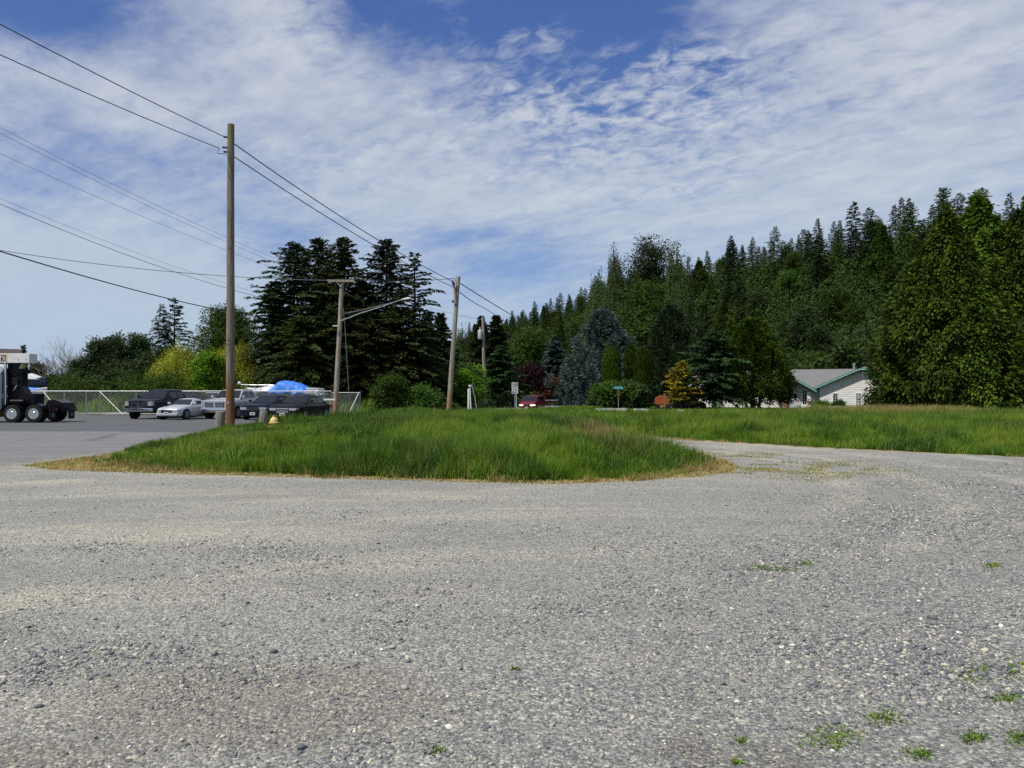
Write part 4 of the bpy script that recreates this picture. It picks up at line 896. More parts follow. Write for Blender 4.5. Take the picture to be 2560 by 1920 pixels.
MB().tube([loc(P5, 852, 802, 54.8), loc(P5, 905, 782, 53.8), loc(P5, 960, 765, 52.8), loc(P5, 990, 754, 52.3), loc(P5, 1006, 749, 52)], [.042, .04, .036, .034, .034], 7).build('lamp_arm', STEEL, P5, 50)
MB().tube([loc(P5, 862, 784, 54.8), loc(P5, 905, 775, 54), loc(P5, 972, 759, 52.6)], .03, 6).build('arm_stay', CABLE_G, P5)
hd = loc(P5, 1015, 747.5, 51.9)
MB().lathe([(0, -.32), (.05, -.32), (.1, -.12), (.155, .12), (.13, .28), (0, .32)], 14, Matrix.Translation(hd) @ Matrix.Rotation(R(82), 4, 'Y') @ Matrix.Scale(.62, 4, (1, 0, 0))).build('lamp_head', WHITE, P5, 50)
MB().tube([loc(P5, 832, 815, 54.6), loc(P5, 845, 815, 54.7)], .05, 6).build('bracket', WHITE, P5)
MB().tube([loc(P5, 858, 770, 54.9), loc(P5, 862, 810, 54.9), loc(P5, 874, 1010, 54.9)], .022, 5).build('guy_wire', CABLE_G, P5)

def wire(label, pts, r, sag=0, m=CABLE, group='overhead wires'):
    """a cable hung between points given as (photo x, photo y, distance)"""
    P = [at(*p) for p in pts]; out = []
    for i in range(len(P) - 1):
        for j in range(14):
            t = j / 14; p = P[i].lerp(P[i + 1], t); p.z -= sag * 4 * t * (1 - t); out.append(p)
    out.append(P[-1]); return tag(MB().tube(out, r, 5).build('overhead_wire', m, None, 60), label, 'cable', group)
wire('black cable from the upper left corner to the top of the nearest pole', [(-260, -78, 22), (563, 343, 35)], .019, .10)
wire('black cable reaching the nearest pole just below its topmost cable', [(-260, 18, 22), (549, 371, 34.9)], .018, .10)
wire('upper black cable from the nearest pole to the leaning pole', [(586, 360, 35), (1131, 703, 59.7)], .026, .35)
wire('lower black cable from the nearest pole to the leaning pole', [(586, 392, 35), (1142, 722, 60)], .024, .35)
wire('upper black cable running from the leaning pole up the road', [(1152, 709, 60), (1392, 846, 138)], .040, .3)
wire('lower black cable from the leaning pole to the transformer pole', [(1150, 731, 60), (1207, 768, 88), (1392, 878, 138)], .034, .1)
wire('dark cable from the leaning pole across to the crossarm', [(1124, 697, 59.7), (884, 700, 54.7)], .02, .1)
wire('grey sagging cable from the left edge to the crossarm', [(-200, 592, 46), (819, 701, 54.7)], .022, .55, CABLE_G)
wire('thick black cable, lowest on the left, ending in the spruces', [(-260, 546, 30), (700, 800, 74)], .034, .55)
for lab, ya, yb, r, m, yy in (('uppermost thin grey wire crossing behind the nearest pole', 322, 652, .014, CABLE_G, .5), ('second thin grey wire crossing behind the nearest pole', 336, 662, .014, CABLE_G, .5),
                         ('third thin grey wire crossing behind the nearest pole', 386, 676, .014, CABLE_G, .5), ('fourth thin faint wire crossing behind the nearest pole', 493, 744, .012, CABLE_G, .8), ('thin dark wire dipping beneath the four faint ones', 504, 750, .022, CABLE, 1.0)):
    sl = (yb - ya) / 700
    wire(lab, [(-160, ya - 160 * sl * 1.15, 50), (760, yb + 62 * sl * .8, 88)], r, yy, m)
wire('very faint wire between the leaning pole and the transformer pole', [(1010, 752, 92), (1205, 800, 90)], .02, .1, CABLE_G)

# ------------------------------------------------------------------ chain link fence
def chain_fence(label, x0, y0, x1, y1, h, posts, braces, hole=False):
    L = math.hypot(x1 - x0, y1 - y0); a = math.atan2(y1 - y0, x1 - x0)
    t = thing('chain_link_fence', label, 'fence', (x0, y0, 0), a, 'chain link fence of the car lot')
    MB().tube([(0, 0, h), (L, 0, h)], .022, 8).build('top_rail', ALU, t, 50)
    for p in posts: MB().tube([(p, .04, -.2), (p, .04, h + .06)], .035, 8).build('post', STEEL, t, 50)
    for (p, q) in braces: MB().tube([(p, -.06, h - .05), (q, -.5, .05)], .035, 8).build('brace', WHITE, t, 50)
    k = .075; V = []; w = .0035; n = int((L + h) / k)
    for s in (-1, 1):
        for i in range(n):
            u = i * k - (h if s > 0 else 0); a0, z0, a1, z1 = u, 0.04, u + s * h if s > 0 else u - h, h
            if s < 0: a0, a1 = u, u - h
            (p0, q0), (p1, q1) = (a0, .04), (a1, h)
            lo, hi = 0, L
            def clip(p0, q0, p1, q1):
                dx = p1 - p0
                ts = [0, 1]
                if dx > 0: ts = [max(0, (lo - p0) / dx), min(1, (hi - p0) / dx)]
                elif dx < 0: ts = [max(0, (hi - p0) / dx), min(1, (lo - p0) / dx)]
                return ts
            ta, tb = clip(p0, q0, p1, q1)
            if tb <= ta: continue
            A = (p0 + (p1 - p0) * ta, q0 + (q1 - q0) * ta); B = (p0 + (p1 - p0) * tb, q0 + (q1 - q0) * tb)
            V.append([(A[0] - w, .002 * s, A[1]), (A[0] + w, .002 * s, A[1]), (B[0] + w, .002 * s, B[1]), (B[0] - w, .002 * s, B[1])])
    link('wire_mesh', fast_mesh('wire_mesh', np.array(V), 4), plain('mesh_wire', (.36, .38, .38), .5, .4), t)
fx = -45.0
def fpx(px): return X_of(px, 58.0) - fx
chain_fence('long chain link fence with pale top rail behind the parked cars', fx, 58.0, X_of(828, 58.0), 58.0, 1.82, [0, 5, 9.5] + [fpx(p) for p in (109, 160, 215, 249, 340, 440, 530, 625, 670, 728, 780, 828)], [(fpx(251), fpx(316)), (fpx(110), fpx(165))])
chain_fence('short lower chain link panel at right end of the car lot', X_of(831, 57.5), 57.5, X_of(900, 57.5), 57.5, 1.70, [0.06, X_of(900, 57.5) - X_of(831, 57.5)], [(X_of(897, 57.5) - X_of(831, 57.5), X_of(874, 57.5) - X_of(831, 57.5))])
hp = thing('handrail_post', 'short grey post with white top bar beside the crossarm pole', 'post', at(822, 1046, 53)); hp.location.z = 0
MB().tube([(.1, 0, -.1), (.1, 0, 1.15)], .06, 8).build('post', STEEL, hp, 50); MB().box(-.35, .45, -.06, .06, 1.15, 1.27, None, .02).build('top_bar', WHITE, hp)

# ------------------------------------------------------------------ bollards, hydrant, small posts
STUMP = pole_mat('grey_stump', (.10, .10, .085), (.29, .29, .23))
def bollard(label, px, top, Y, r, tilt):
    x = X_of(px, Y); z = gz(x, Y); h = CAM_H - (top - HOR) / F * Y - z
    t = thing('wooden_bollard', label, 'bollard', (x, Y, z), 0, 'stubby wooden bollards'); t.rotation_euler = (0, tilt, .3)
    MB().tube([(0, 0, -.2), (0, 0, h * .4), (0, 0, h - .03), (0, 0, h)], [r * 1.03, r, r * .99, r * .93], 18, jit=.04).build('stump', STUMP, t, 40)
    MB().lathe([(r * .2, h - .01), (r * .86, h - .01), (r * .86, h + .006), (r * .2, h + .008)], 16).build('end_grain', plain('end_grain', (.40, .39, .36), .9), t)
bollard('stubby grey wooden bollard left of the nearest pole', 550, 1029, 35.5, .205, .02)
bollard('stubby grey wooden bollard right of the nearest pole, behind the hydrant', 657, 1027, 37.5, .20, .07)
def hydrant():
    Y = 33.0; x = X_of(685, Y); t = thing('fire_hydrant', 'pale yellow fire hydrant with reddened cap, sunk in the grass', 'hydrant', (x, Y, -.16), R(20))
    y_ = plain('hydrant_yellow', (.62, .47, .13), .55, 0, .4, .2, 9); t.scale = (1.08,) * 3
    MB().lathe([(.17, -.2), (.17, .03), (.13, .05), (.125, .38), (.15, .42), (.15, .45), (.0, .45)], 22).build('barrel', y_, t, 40)
    MB().lathe([(.19, .455), (.20, .465), (.20, .50), (.185, .51), (0, .51)], 22).build('flange', y_, t, 40)
    MB().lathe([(.16, .512), (.155, .58), (.12, .66), (.06, .70), (.05, .705), (.05, .77), (0, .77)], 22).build('bonnet', plain('hydrant_cap', (.66, .50, .22), .55, 0, .4, .2, 7), t, 40)
    MB().box(.06, .135, -.13, -.02, .55, .63, None, .02).build('cap_patch', plain('red_paint', (.55, .20, .15), .6), t)
    for a in (PI, 0, -PI / 2):
        M = Matrix.Rotation(a, 4, 'Z') @ Matrix.Translation((.12, 0, .26)) @ Matrix.Rotation(R(90), 4, 'Y')
        MB().lathe([(.075, 0), (.075, .06), (.095, .065), (.095, .12), (.06, .135), (.03, .135), (.03, .17), (0, .17)], 14, M).build('outlet', y_, t, 40)
hydrant()
def pipes():
    Y = 74
    t = thing('vent_pipe', 'white standing vent pipe with mushroom cap in front of bright thicket', 'pipe', at(1178, 1022, Y)); t.location.z = 0
    tp = loc(t, 1175, 968, Y); MB().tube([(0, 0, -.1), tp * .5 + Vector((-.02, 0, 0)), tp], .055, 10).build('pipe', WHITE, t, 50); MB().lathe([(.06, 0), (.13, .05), (.15, .12), (.12, .2), (0, .22)], 12, Matrix.Translation(tp)).build('cap', WHITE, t, 50)
    t = thing('marker_post', 'short flat white marker post left of the vent pipe', 'post', (X_of(1171, Y), Y, 0)); MB().box(-.08, .08, -.03, .03, 0, 2.1, None, .02).build('board', WHITE, t)
    t = thing('leaning_pipe', 'thin grey pipe leaning away right of the vent pipe', 'pipe', (X_of(1190, Y), Y, 0)); MB().tube([(.1, 0, -.1), (-.12, 0, 1.3), (-.42, 0, 2.55)], .045, 8).build('pipe', STEEL, t, 50)
    t = thing('utility_pedestal', 'small teal green utility box left of the transformer pole', 'utility box', (X_of(1200, 91), 91, 0)); MB().box(-.2, .2, -.2, .2, 1.7, 2.5, None, .04).build('cabinet', plain('teal', (.10, .26, .24), .5), t); MB().tube([(0, 0, -.1), (0, 0, 1.7)], .05, 8).build('post', STEEL, t)
pipes()

# ------------------------------------------------------------------ signs
def lettering(txt, size, loc_, parent, m, rot=(R(90), 0, 0), bold=.0, sx=1):
    cu = bpy.data.curves.new('lettering', 'FONT'); cu.body = txt; cu.size = size; cu.align_x = 'CENTER'; cu.extrude = .002; cu.offset = bold
    tmp = bpy.data.objects.new('lettering_tmp', cu); col.objects.link(tmp); bpy.context.view_layer.update()
    me = bpy.data.meshes.new_from_object(tmp.evaluated_get(bpy.context.evaluated_depsgraph_get())); bpy.data.objects.remove(tmp); bpy.data.curves.remove(cu)
    me.name = 'lettering'; o = link('lettering', me, None, parent); me.materials.clear(); me.materials.append(m); o.location = loc_; o.rotation_euler = rot; o.scale = (sx, 1, 1); return o
INK = plain('sign_ink', (.012, .012, .014), .5, 0, .3, .05)
def rounded(w, h, r, n=5):
    pts = []
    for cx, cy_, a0 in ((w - r, h - r, 0), (-w + r, h - r, 90), (-w + r, -h + r, 180), (w - r, -h + r, 270)):
        for i in range(n + 1):
            a = R(a0 + 90 * i / n); pts.append((cx + r * math.cos(a), cy_ + r * math.sin(a)))
    return pts
def speed_sign():
    Y = 66; x = X_of(1287, Y); t = thing('speed_limit_sign', 'white speed limit 25 sign on a thin grey post', 'sign', (x, Y, gz(x, Y)))
    zc = CAM_H - (970 - HOR) / F * Y - t.location.z; w, h = .275, .49
    MB().box(-.03, .03, -.02, .02, -.2, zc + h).build('post', STEEL, t)
    MB().prism([(u, -.026, zc + v) for u, v in rounded(w, h, .05)], (0, -.004, 0)).build('panel', WHITE, t)
    o = rounded(w - .02, h - .02, .035); i_ = rounded(w - .034, h - .034, .025); n = len(o)
    MB().add([(u, -.0325, zc + v) for u, v in o] + [(u, -.0325, zc + v) for u, v in i_], [(k, (k + 1) % n, n + (k + 1) % n, n + k) for k in range(n)]).build('border', INK, t)
    for txt, s, dz, bo, sx in (('SPEED', .205, .25, .003, .80), ('LIMIT', .205, .06, .003, .88), ('25', .52, -.39, .008, .80)): lettering(txt, s, (0, -.034, zc + dz), t, INK, bold=bo, sx=sx)
speed_sign()
mp = thing('marker_post', 'thin pale roadside post just right of the speed limit sign', 'post', (X_of(1290.5, 84), 84, 0)); MB().box(-.05, .05, -.02, .02, -.2, 1.55).build('board', ALU, mp)
def street_sign():
    Y = 72; x = X_of(1546, Y); t = thing('street_name_sign', 'teal street name blade above a brown sign back on a grey post', 'sign', (x, Y, 0))
    MB().tube([(0, 0, -.2), (0, 0, 2.35)], .035, 8).build('post', STEEL, t, 50)
    z = CAM_H - (969.5 - HOR) / F * Y; MB().box(-.40, .42, -.015, .015, z - .11, z + .11, None, .01).build('name_blade', plain('teal_sign', (.10, .42, .44), .4, 0, .4, .1), t)
    MB().box(-.06, .06, -.03, .03, 1.5, z - .11).build('bracket', DARKMET, t)
    zc = CAM_H - (984 - HOR) / F * Y; MB().prism([(.20 * math.cos(R(22.5 + 45 * k)) * .8, -.04, zc + .36 * math.sin(R(22.5 + 45 * k))) for k in range(8)], (0, .012, 0)).build('octagon_back', plain('brown_back', (.12, .055, .04), .6), t)
street_sign()
def far_road_things():
    Y = 150; t = thing('lamp_post', 'white post with a short lamp arm far up the road', 'lamp', (X_of(1467, Y), Y, 0))
    MB().tube([(0, 0, 0), (0, 0, 1.9)], [.16, .13], 8).build('base_post', WHITE, t, 50); MB().tube([(0, 0, 1.9), (0, 0, 3.2)], .06, 8).build('upper_post', STEEL, t, 50); MB().tube([(0, 0, 3.2), (.9, -.2, 3.25), (1.1, -.2, 3.0)], [.05, .06, .12], 8).build('lamp_arm', ALU, t, 50)
    t = thing('utility_cabinet', 'small cream utility cabinet by the far road bend', 'utility box', (X_of(1455, 145), 145, 0)); MB().box(-.22, .22, -.2, .2, .3, 1.0, None, .03).build('cabinet', plain('cream', (.60, .58, .40), .5), t); MB().box(-.1, .1, -.1, .1, -.1, .3).build('plinth', STEEL, t)
    t = thing('young_birch', 'slim white leaning stem at the road edge below the blue spruce', 'tree', (X_of(1435, 130), 130, 0)); MB().tube([(0, 0, -.2), (.05, 0, 2), (.15, 0, 4.2)], [.09, .07, .04], 7).build('trunk', BIRCH, t, 50)
    t = thing('mailbox', 'white roadside mailbox past the red van', 'mailbox', (X_of(1407, 125), 125, 0)); MB().tube([(0, 0, -.1), (0, 0, 1.0)], .06, 6).build('post', POLE2, t); MB().box(-.35, .35, -.2, .2, 1.0, 1.3, None, .06).build('box', WHITE, t); MB().box(-.2, .25, -.21, -.1, .55, .8, None, .03).build('paper_box', WHITE, t)
far_road_things()
def guard_rail():
    t = thing('guard_rail', 'low dark rail along the road behind the red van', 'rail', (X_of(1352, 100), 100, 0)); MB().box(0, 2.2, -.04, .04, .75, .85).build('rail', STEEL, t)
    for i in range(3): MB().box(i * 1.05, i * 1.05 + .1, -.06, .06, -.1, .8).build('post', DARKMET, t)
guard_rail()
# ------------------------------------------------------------------ vehicles
GLASS = plain('car_glass', (.008, .010, .013), .08, 0, .45, .1); RUB = plain('tyre', (.016, .016, .017), .8, 0, .2)
CHROME = plain('chrome', (.72, .73, .75), .16, 1, .5, .08); RIM = plain('alloy', (.36, .37, .38), .35, .8); LENS = plain('lamp_lens', (.42, .43, .46), .12, .2, .6, .4, 30)
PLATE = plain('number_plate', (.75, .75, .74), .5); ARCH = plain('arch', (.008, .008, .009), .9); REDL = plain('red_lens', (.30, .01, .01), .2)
def paint(name, c, metal=.25): return plain(name, c, .30, metal, .25 if max(c) > .1 else .10, .10, 2, coat=.35 if max(c) > .1 else .12)
def interp(st, x):
    for i in range(len(st) - 1):
        a, b = st[i], st[i + 1]
        if b[0] <= x <= a[0]:
            t = (a[0] - x) / (a[0] - b[0] + 1e-9); return [a[k] + (b[k] - a[k]) * t for k in range(1, 4)]
    return list(st[0][1:]) if x > st[0][0] else list(st[-1][1:])
def ring(x, zb, zt, w):
    h = zt - zb
    half = [(.80, zb), (.97, zb + .10 * h), (1.0, zb + .42 * h), (.985, zb + .68 * h), (.955, zb + .86 * h), (.89, zt - .035 * h), (.78, zt - .004), (.40, zt + .012)]
    return [(x, w * a, z) for a, z in half] + [(x, -w * a, z) for a, z in half[::-1]]
CARS = {
 # lower body: (x, underside, top, half width);  cab: (windshield foot x z, roof front x z, roof rear x z, rear foot x z, half width foot, half width roof)
 'sedan': dict(st=[(2.50, .34, .78, .70), (2.47, .24, .87, .82), (2.34, .21, .93, .89), (1.8, .20, .99, .925), (1.2, .20, 1.02, .935), (.85, .20, 1.03, .94), (-.6, .20, 1.01, .94), (-1.6, .21, 1.04, .93), (-2.2, .26, 1.03, .89), (-2.45, .34, .98, .80), (-2.5, .45, .85, .72)],
               cab=(1.02, 1.02, .30, 1.47, -.95, 1.48, -1.72, 1.05, .86, .66), wheels=(1.50, -1.50, .36, .22)),
 'coupe': dict(st=[(2.02, .38, .56, .55), (1.96, .24, .66, .72), (1.8, .20, .73, .80), (1.3, .18, .82, .85), (.7, .17, .88, .86), (-.6, .17, .93, .86), (-1.3, .18, .95, .85), (-1.85, .24, .90, .78), (-2.0, .36, .80, .68)],
               cab=(.78, .86, .08, 1.28, -.62, 1.28, -1.38, .94, .77, .55), wheels=(1.25, -1.17, .315, .21)),
 'pickup': dict(st=[(2.92, .55, .95, .84), (2.88, .42, 1.16, .94), (2.7, .38, 1.22, .98), (1.9, .36, 1.27, 1.0), (1.25, .36, 1.29, 1.01), (-.7, .36, 1.31, 1.01), (-.85, .38, 1.34, 1.01), (-2.6, .44, 1.36, 1.0), (-2.86, .50, 1.36, .98), (-2.92, .6, 1.34, .95)],
                cab=(1.45, 1.26, .62, 1.87, -.82, 1.88, -1.12, 1.33, .93, .72), wheels=(1.85, -1.85, .40, .27)),
 'van': dict(st=[(2.42, .42, .66, .70), (2.36, .26, .82, .86), (2.15, .22, .92, .93), (1.7, .20, 1.02, .97), (1.3, .20, 1.08, .98), (-1.9, .22, 1.10, .98), (-2.3, .28, 1.10, .95), (-2.42, .36, 1.05, .90)],
             cab=(1.75, 1.04, .72, 1.70, -2.0, 1.72, -2.36, 1.08, .91, .74), wheels=(1.5, -1.45, .33, .22)),
}
def car(name, label, cat, kind, loc_, az, pm, group='vehicles parked at the fence', plate=True, grille=None, lit=False, rim=RIM):
    K = CARS[kind]; st, cab, (wf, wr, wrad, ww) = K['st'], K['cab'], K['wheels']
    t = thing(name, label, cat, loc_, math.atan2(math.cos(R(az)), math.sin(R(az))), group)
    xs = sorted({s[0] for s in st} | {st[0][0] + (st[-1][0] - st[0][0]) * k / 22 for k in range(23)}, reverse=True)
    body = MB().loft([ring(x, *interp(st, x)) for x in xs])
    fx_, fz, rx, rz, sx, sz, bx, bz, w0, w1 = cab
    def cr(x, z, w, drop): return [(x, w, z - drop), (x, w * .93, z - drop * .3), (x, w * .5, z + .015), (x, -w * .5, z + .015), (x, -w * .93, z - drop * .3), (x, -w, z - drop)]
    # cab: rings from the windscreen foot over the roof to the rear foot, each a closed outline down to the waist
    def cab_ring(x, ztop, wt):
        zb = interp(st, x)[1] - .10; wb = w0
        return [(x, wb, zb), (x, wt + (w0 - w1) * .05, ztop - .05), (x, wt * .9, ztop - .008), (x, wt * .4, ztop + .02), (x, -wt * .4, ztop + .02), (x, -wt * .9, ztop - .008), (x, -wt - (w0 - w1) * .05, ztop - .05), (x, -wb, zb)]
    rings = []
    for k in range(5): u = k / 4; rings.append(cab_ring(fx_ + (rx - fx_) * u, fz + (rz - fz) * u, w0 + (w1 - w0) * u))
    for k in range(1, 5): u = k / 4; rings.append(cab_ring(rx + (sx - rx) * u, rz + (sz - rz) * u + .02 * math.sin(PI * u), w1))
    for k in range(1, 5): u = k / 4; rings.append(cab_ring(sx + (bx - sx) * u, sz + (bz - sz) * u, w1 + (w0 - w1) * u))
    body.loft(rings); body.build('body', pm, t, 38)
    def pane(nm, a, b, c, d, off, m=GLASS):
        a, b, c, d = map(Vector, (a, b, c, d)); n = (b - a).cross(d - a).normalized(); ce = (a + b + c + d) / 4
        if n.dot(ce - Vector((0, 0, .9))) < 0: n = -n
        return MB().prism([p + n * (off - .02) for p in (a, b, c, d)], n * .02).build(nm, m, t)
    def lp(A, B, u): return tuple(A[i] + (B[i] - A[i]) * u for i in range(3))
    for nm, (xa, za, xb, zb_) in (('windscreen', (fx_, fz, rx, rz)), ('rear_window', (bx, bz, sx, sz))):
        u0, u1 = .10, .90; wa = w0 + (w1 - w0) * u0 - .07; wb = w0 + (w1 - w0) * u1 - .07
        A = (xa + (xb - xa) * u0, za + (zb_ - za) * u0); B = (xa + (xb - xa) * u1, za + (zb_ - za) * u1)
        pane(nm, (A[0], wa, A[1]), (A[0], -wa, A[1]), (B[0], -wb, B[1]), (B[0], wb, B[1]), .02)
    for s in (1, -1):
        def side(x, u): 
            zt_ = rz + (sz - rz) * min(1, max(0, (rx - x) / (rx - sx))); zb_ = interp(st, x)[1] + .01
            z = zb_ + (zt_ - .10 - zb_) * u; return (x, s * (w0 + (w1 + (w0 - w1) * .05 - w0) * (z - zb_ + .11) / (zt_ - .05 - zb_ + .11)), z)
        mid = (rx + sx) / 2 - (.1 if kind != 'pickup' else .0)
        panes = [(fx_ - .30, rx - .10, mid + .05, mid + .05), (mid - .05, mid - .05, sx - .02, bx + .32)] if kind != 'coupe' else [(fx_ - .28, rx - .10, sx + .12, bx + .45)]
        if kind == 'van': panes = [(fx_ - .35, rx - .12, .15, .15), (.05, .05, -1.0, -1.0), (-1.1, -1.1, sx + .1, bx + .2)]
        for (xa, xb, xc, xd) in panes:
            pane('side_window', side(xa, .06), side(xb, .94), side(xc, .94), side(xd, .06), .012)
        ms = Matrix.Translation((fx_ - .30, s * (w0 + .15), interp(st, fx_ - .3)[1] + .13)); MB().box(-.05, .06, -.10, .08, -.065, .065, ms, .025).build('mirror', pm, t, 40)
        for wx in (wf, wr):
            yy = interp(st, wx)[2]
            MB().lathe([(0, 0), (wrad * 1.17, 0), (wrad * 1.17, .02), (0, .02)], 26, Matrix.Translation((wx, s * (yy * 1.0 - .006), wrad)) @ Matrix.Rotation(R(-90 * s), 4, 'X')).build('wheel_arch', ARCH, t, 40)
            M = Matrix.Translation((wx, s * (yy - ww + .035), wrad)) @ Matrix.Rotation(R(-90 * s), 4, 'X')
            wh = MB().lathe([(wrad * .62, -.02), (wrad * .9, -.02), (wrad, .03), (wrad, ww - .05), (wrad * .93, ww - .01), (wrad * .68, ww), (wrad * .66, ww - .03), (0, ww - .03)], 28, M).build('wheel', RUB, t, 40)
            rm = MB()
            rm.lathe([(wrad * .58, ww - .028), (wrad * .66, ww - .028), (wrad * .66, ww + .003), (wrad * .60, ww + .003)], 28, M)
            for k in range(7): rm.box(-.035, .035, .03, wrad * .6, ww - .025, ww - .004, M @ Matrix.Rotation(k * PI * 2 / 7, 4, 'Z'))
            rm.lathe([(0, ww - .02), (.06, ww - .02), (.05, ww), (0, ww)], 12, M); rm.build('rim', rim, wh, 40)
    x0 = st[0][0]; zt0 = interp(st, x0 - .1)[1]; wfm = interp(st, x0 - .12)[2]
    big = kind == 'pickup'
    g0, g1 = (.72, 1.10) if big else {'sedan': (.52, .76), 'coupe': (.46, .60), 'van': (.50, .70)}[kind]
    gw = .62 if big else (.38 if kind != 'coupe' else .36)
    gm = grille or DARKMET
    MB().box(x0 - .12, x0 + .025, -gw, gw, g0, g1, None, .02).build('grille', DARKMET, t)
    bars = MB()
    for z in np.linspace(g0 + .05, g1 - .04, 4 if big else 3): bars.box(x0 + .02, x0 + .035, -gw + .03, gw - .03, z - .014, z + .014)
    if grille is not None:
        bars.box(x0 + .015, x0 + .04, -gw, gw, g1 - .03, g1 + .02); bars.box(x0 + .015, x0 + .04, -gw, gw, g0 - .02, g0 + .02)
        if big: bars.box(x0 + .018, x0 + .042, -.06, .06, g0, g1)
    bars.build('grille_bars', gm, t)
    for s in (1, -1):
        # lamp wrapped round the front corner of the body
        def wat(x): return interp(st, x)[2] + .010
        hz0, hz1 = (g0 + .12, g1 + .02) if big else (g1 - .13, g1 + .02)
        yi = gw + .03; pl_ = [(x0 + .014, yi), (x0 + .014, wat(x0) - .01), (x0 - .03, wat(x0 - .03)), (x0 - .10, wat(x0 - .10)), (x0 - (.16 if big else .26), wat(x0 - (.16 if big else .26)))]
        if pl_[1][1] < yi + .02: pl_[1] = (x0 + .014, yi + .03)
        n_ = len(pl_); dzs = [0, .0, .01, .025, .06]
        ou = [(x, s * y, hz0 + dzs[i]) for i, (x, y) in enumerate(pl_)] + [(x - .0, s * (y - .004), hz1 - .0 * i) for i, (x, y) in enumerate(pl_)]
        inn = [(x - .05, y - s * .03, z) for (x, y, z) in ou]
        hl = MB().add(ou + inn, [(i, i + 1, n_ + i + 1, n_ + i) for i in range(n_ - 1)] + [(2 * n_ + i, 2 * n_ + i + 1, 3 * n_ + i + 1, 3 * n_ + i) for i in range(n_ - 1)] + [(i, i + 1, 2 * n_ + i + 1, 2 * n_ + i) for i in range(n_ - 1)] + [(n_ + i, n_ + i + 1, 3 * n_ + i + 1, 3 * n_ + i) for i in range(n_ - 1)])
        hm = LENS
        if lit:
            hm, N = mat('lit_lens'); e = N.node('ShaderNodeEmission'); e.inputs[0].default_value = (1, .86, .65, 1); e.inputs[1].default_value = 2.5; done(N, e.outputs[0])
        hl.build('headlight', hm, t, 40)
        xr = st[-1][0]; MB().box(xr - .02, xr + .10, s * interp(st, xr + .1)[2] - .16, s * interp(st, xr + .1)[2] + .06 * s * 0 + .06, interp(st, xr + .15)[1] - .26, interp(st, xr + .15)[1] - .08, None, .02).build('tail_light', REDL, t)
    zb = .48 if big else .26
    MB().box(x0 - .18, x0 + (.09 if big else .045), -wfm + .02, wfm - .02, zb, zb + (.22 if big else .16), None, .04).build('bumper', CHROME if (big and grille is CHROME) else pm, t, 40)
    if plate:
        zp = zb + .13; pl = MB().box(x0 + (.09 if big else .045), x0 + (.10 if big else .06), -.16, .16, zp - .08, zp + .08).build('number_plate', PLATE, t)
        MB().box(x0 + (.10 if big else .06), x0 + (.102 if big else .062), -.11, .11, zp - .035, zp + .03).build('plate_mark', INK, pl)
    return t
def ground_at(px, Y, back, az):
    """car centre for a nose seen at column px, Y metres away"""
    f = Vector((math.sin(R(az)), math.cos(R(az)))); return (X_of(px, Y) - f.x * back, Y - f.y * back, .008)
AZ = 187
car('pickup_truck', 'black pickup with chrome barred grille at left end of the parked row', 'pickup', 'pickup', ground_at(346, 48.6, 2.9, AZ), AZ, paint('black_paint', (.012, .012, .016)), grille=CHROME, plate=False)
car('coupe', 'small silver coupe between the black pickup and silver pickup', 'car', 'coupe', ground_at(417, 47.2, 2.0, AZ + 5), AZ + 5, paint('silver_paint', (.58, .60, .62), .4), grille=CHROME)
car('pickup_truck', 'silver pickup with chrome crossbar grille behind the nearest pole', 'pickup', 'pickup', ground_at(537, 48.6, 2.9, AZ), AZ, paint('warm_silver_paint', (.50, .51, .52), .4), grille=CHROME, plate=False)
car('sedan', 'dark blue sedan right of the nearest pole', 'car', 'sedan', ground_at(632, 46.9, 2.5, AZ), AZ, paint('navy_paint', (.008, .011, .028)))
car('sedan', 'black sedan with chrome grille frame at right end of the parked row', 'car', 'sedan', ground_at(706, 44.6, 2.5, AZ + 3), AZ + 3, paint('gloss_black_paint', (.012, .012, .013)), grille=CHROME)
car('pickup_truck', 'dark pickup beyond the fence with only cab and bed showing', 'pickup', 'pickup', (X_of(478, 61.5), 61.5, .008), 84, paint('charcoal_paint', (.016, .017, .02)), plate=False)
car('parked_car', 'pale car mostly hidden behind the silver pickup', 'car', 'sedan', (X_of(530, 63.5), 63.5, .25), 178, paint('pale_paint', (.40, .42, .44)), plate=False)
car('minivan', 'red van with lit headlights coming down the road', 'van', 'van', (X_of(1331, 88), 88, -.30), 197, paint('red_paint_van', (.16, .012, .022)), None, lit=True)
car('oncoming_car', 'tiny light blue car far up the road', 'car', 'sedan', (X_of(1477, 158), 158, .0), 185, paint('light_blue_paint', (.22, .34, .42)), None)
car('parked_car', 'dark car in the shade under the golden cypress', 'car', 'van', (X_of(1708, 84.5), 84.5, -.25), 100, paint('shade_black_paint', (.014, .014, .016)), None, plate=False)

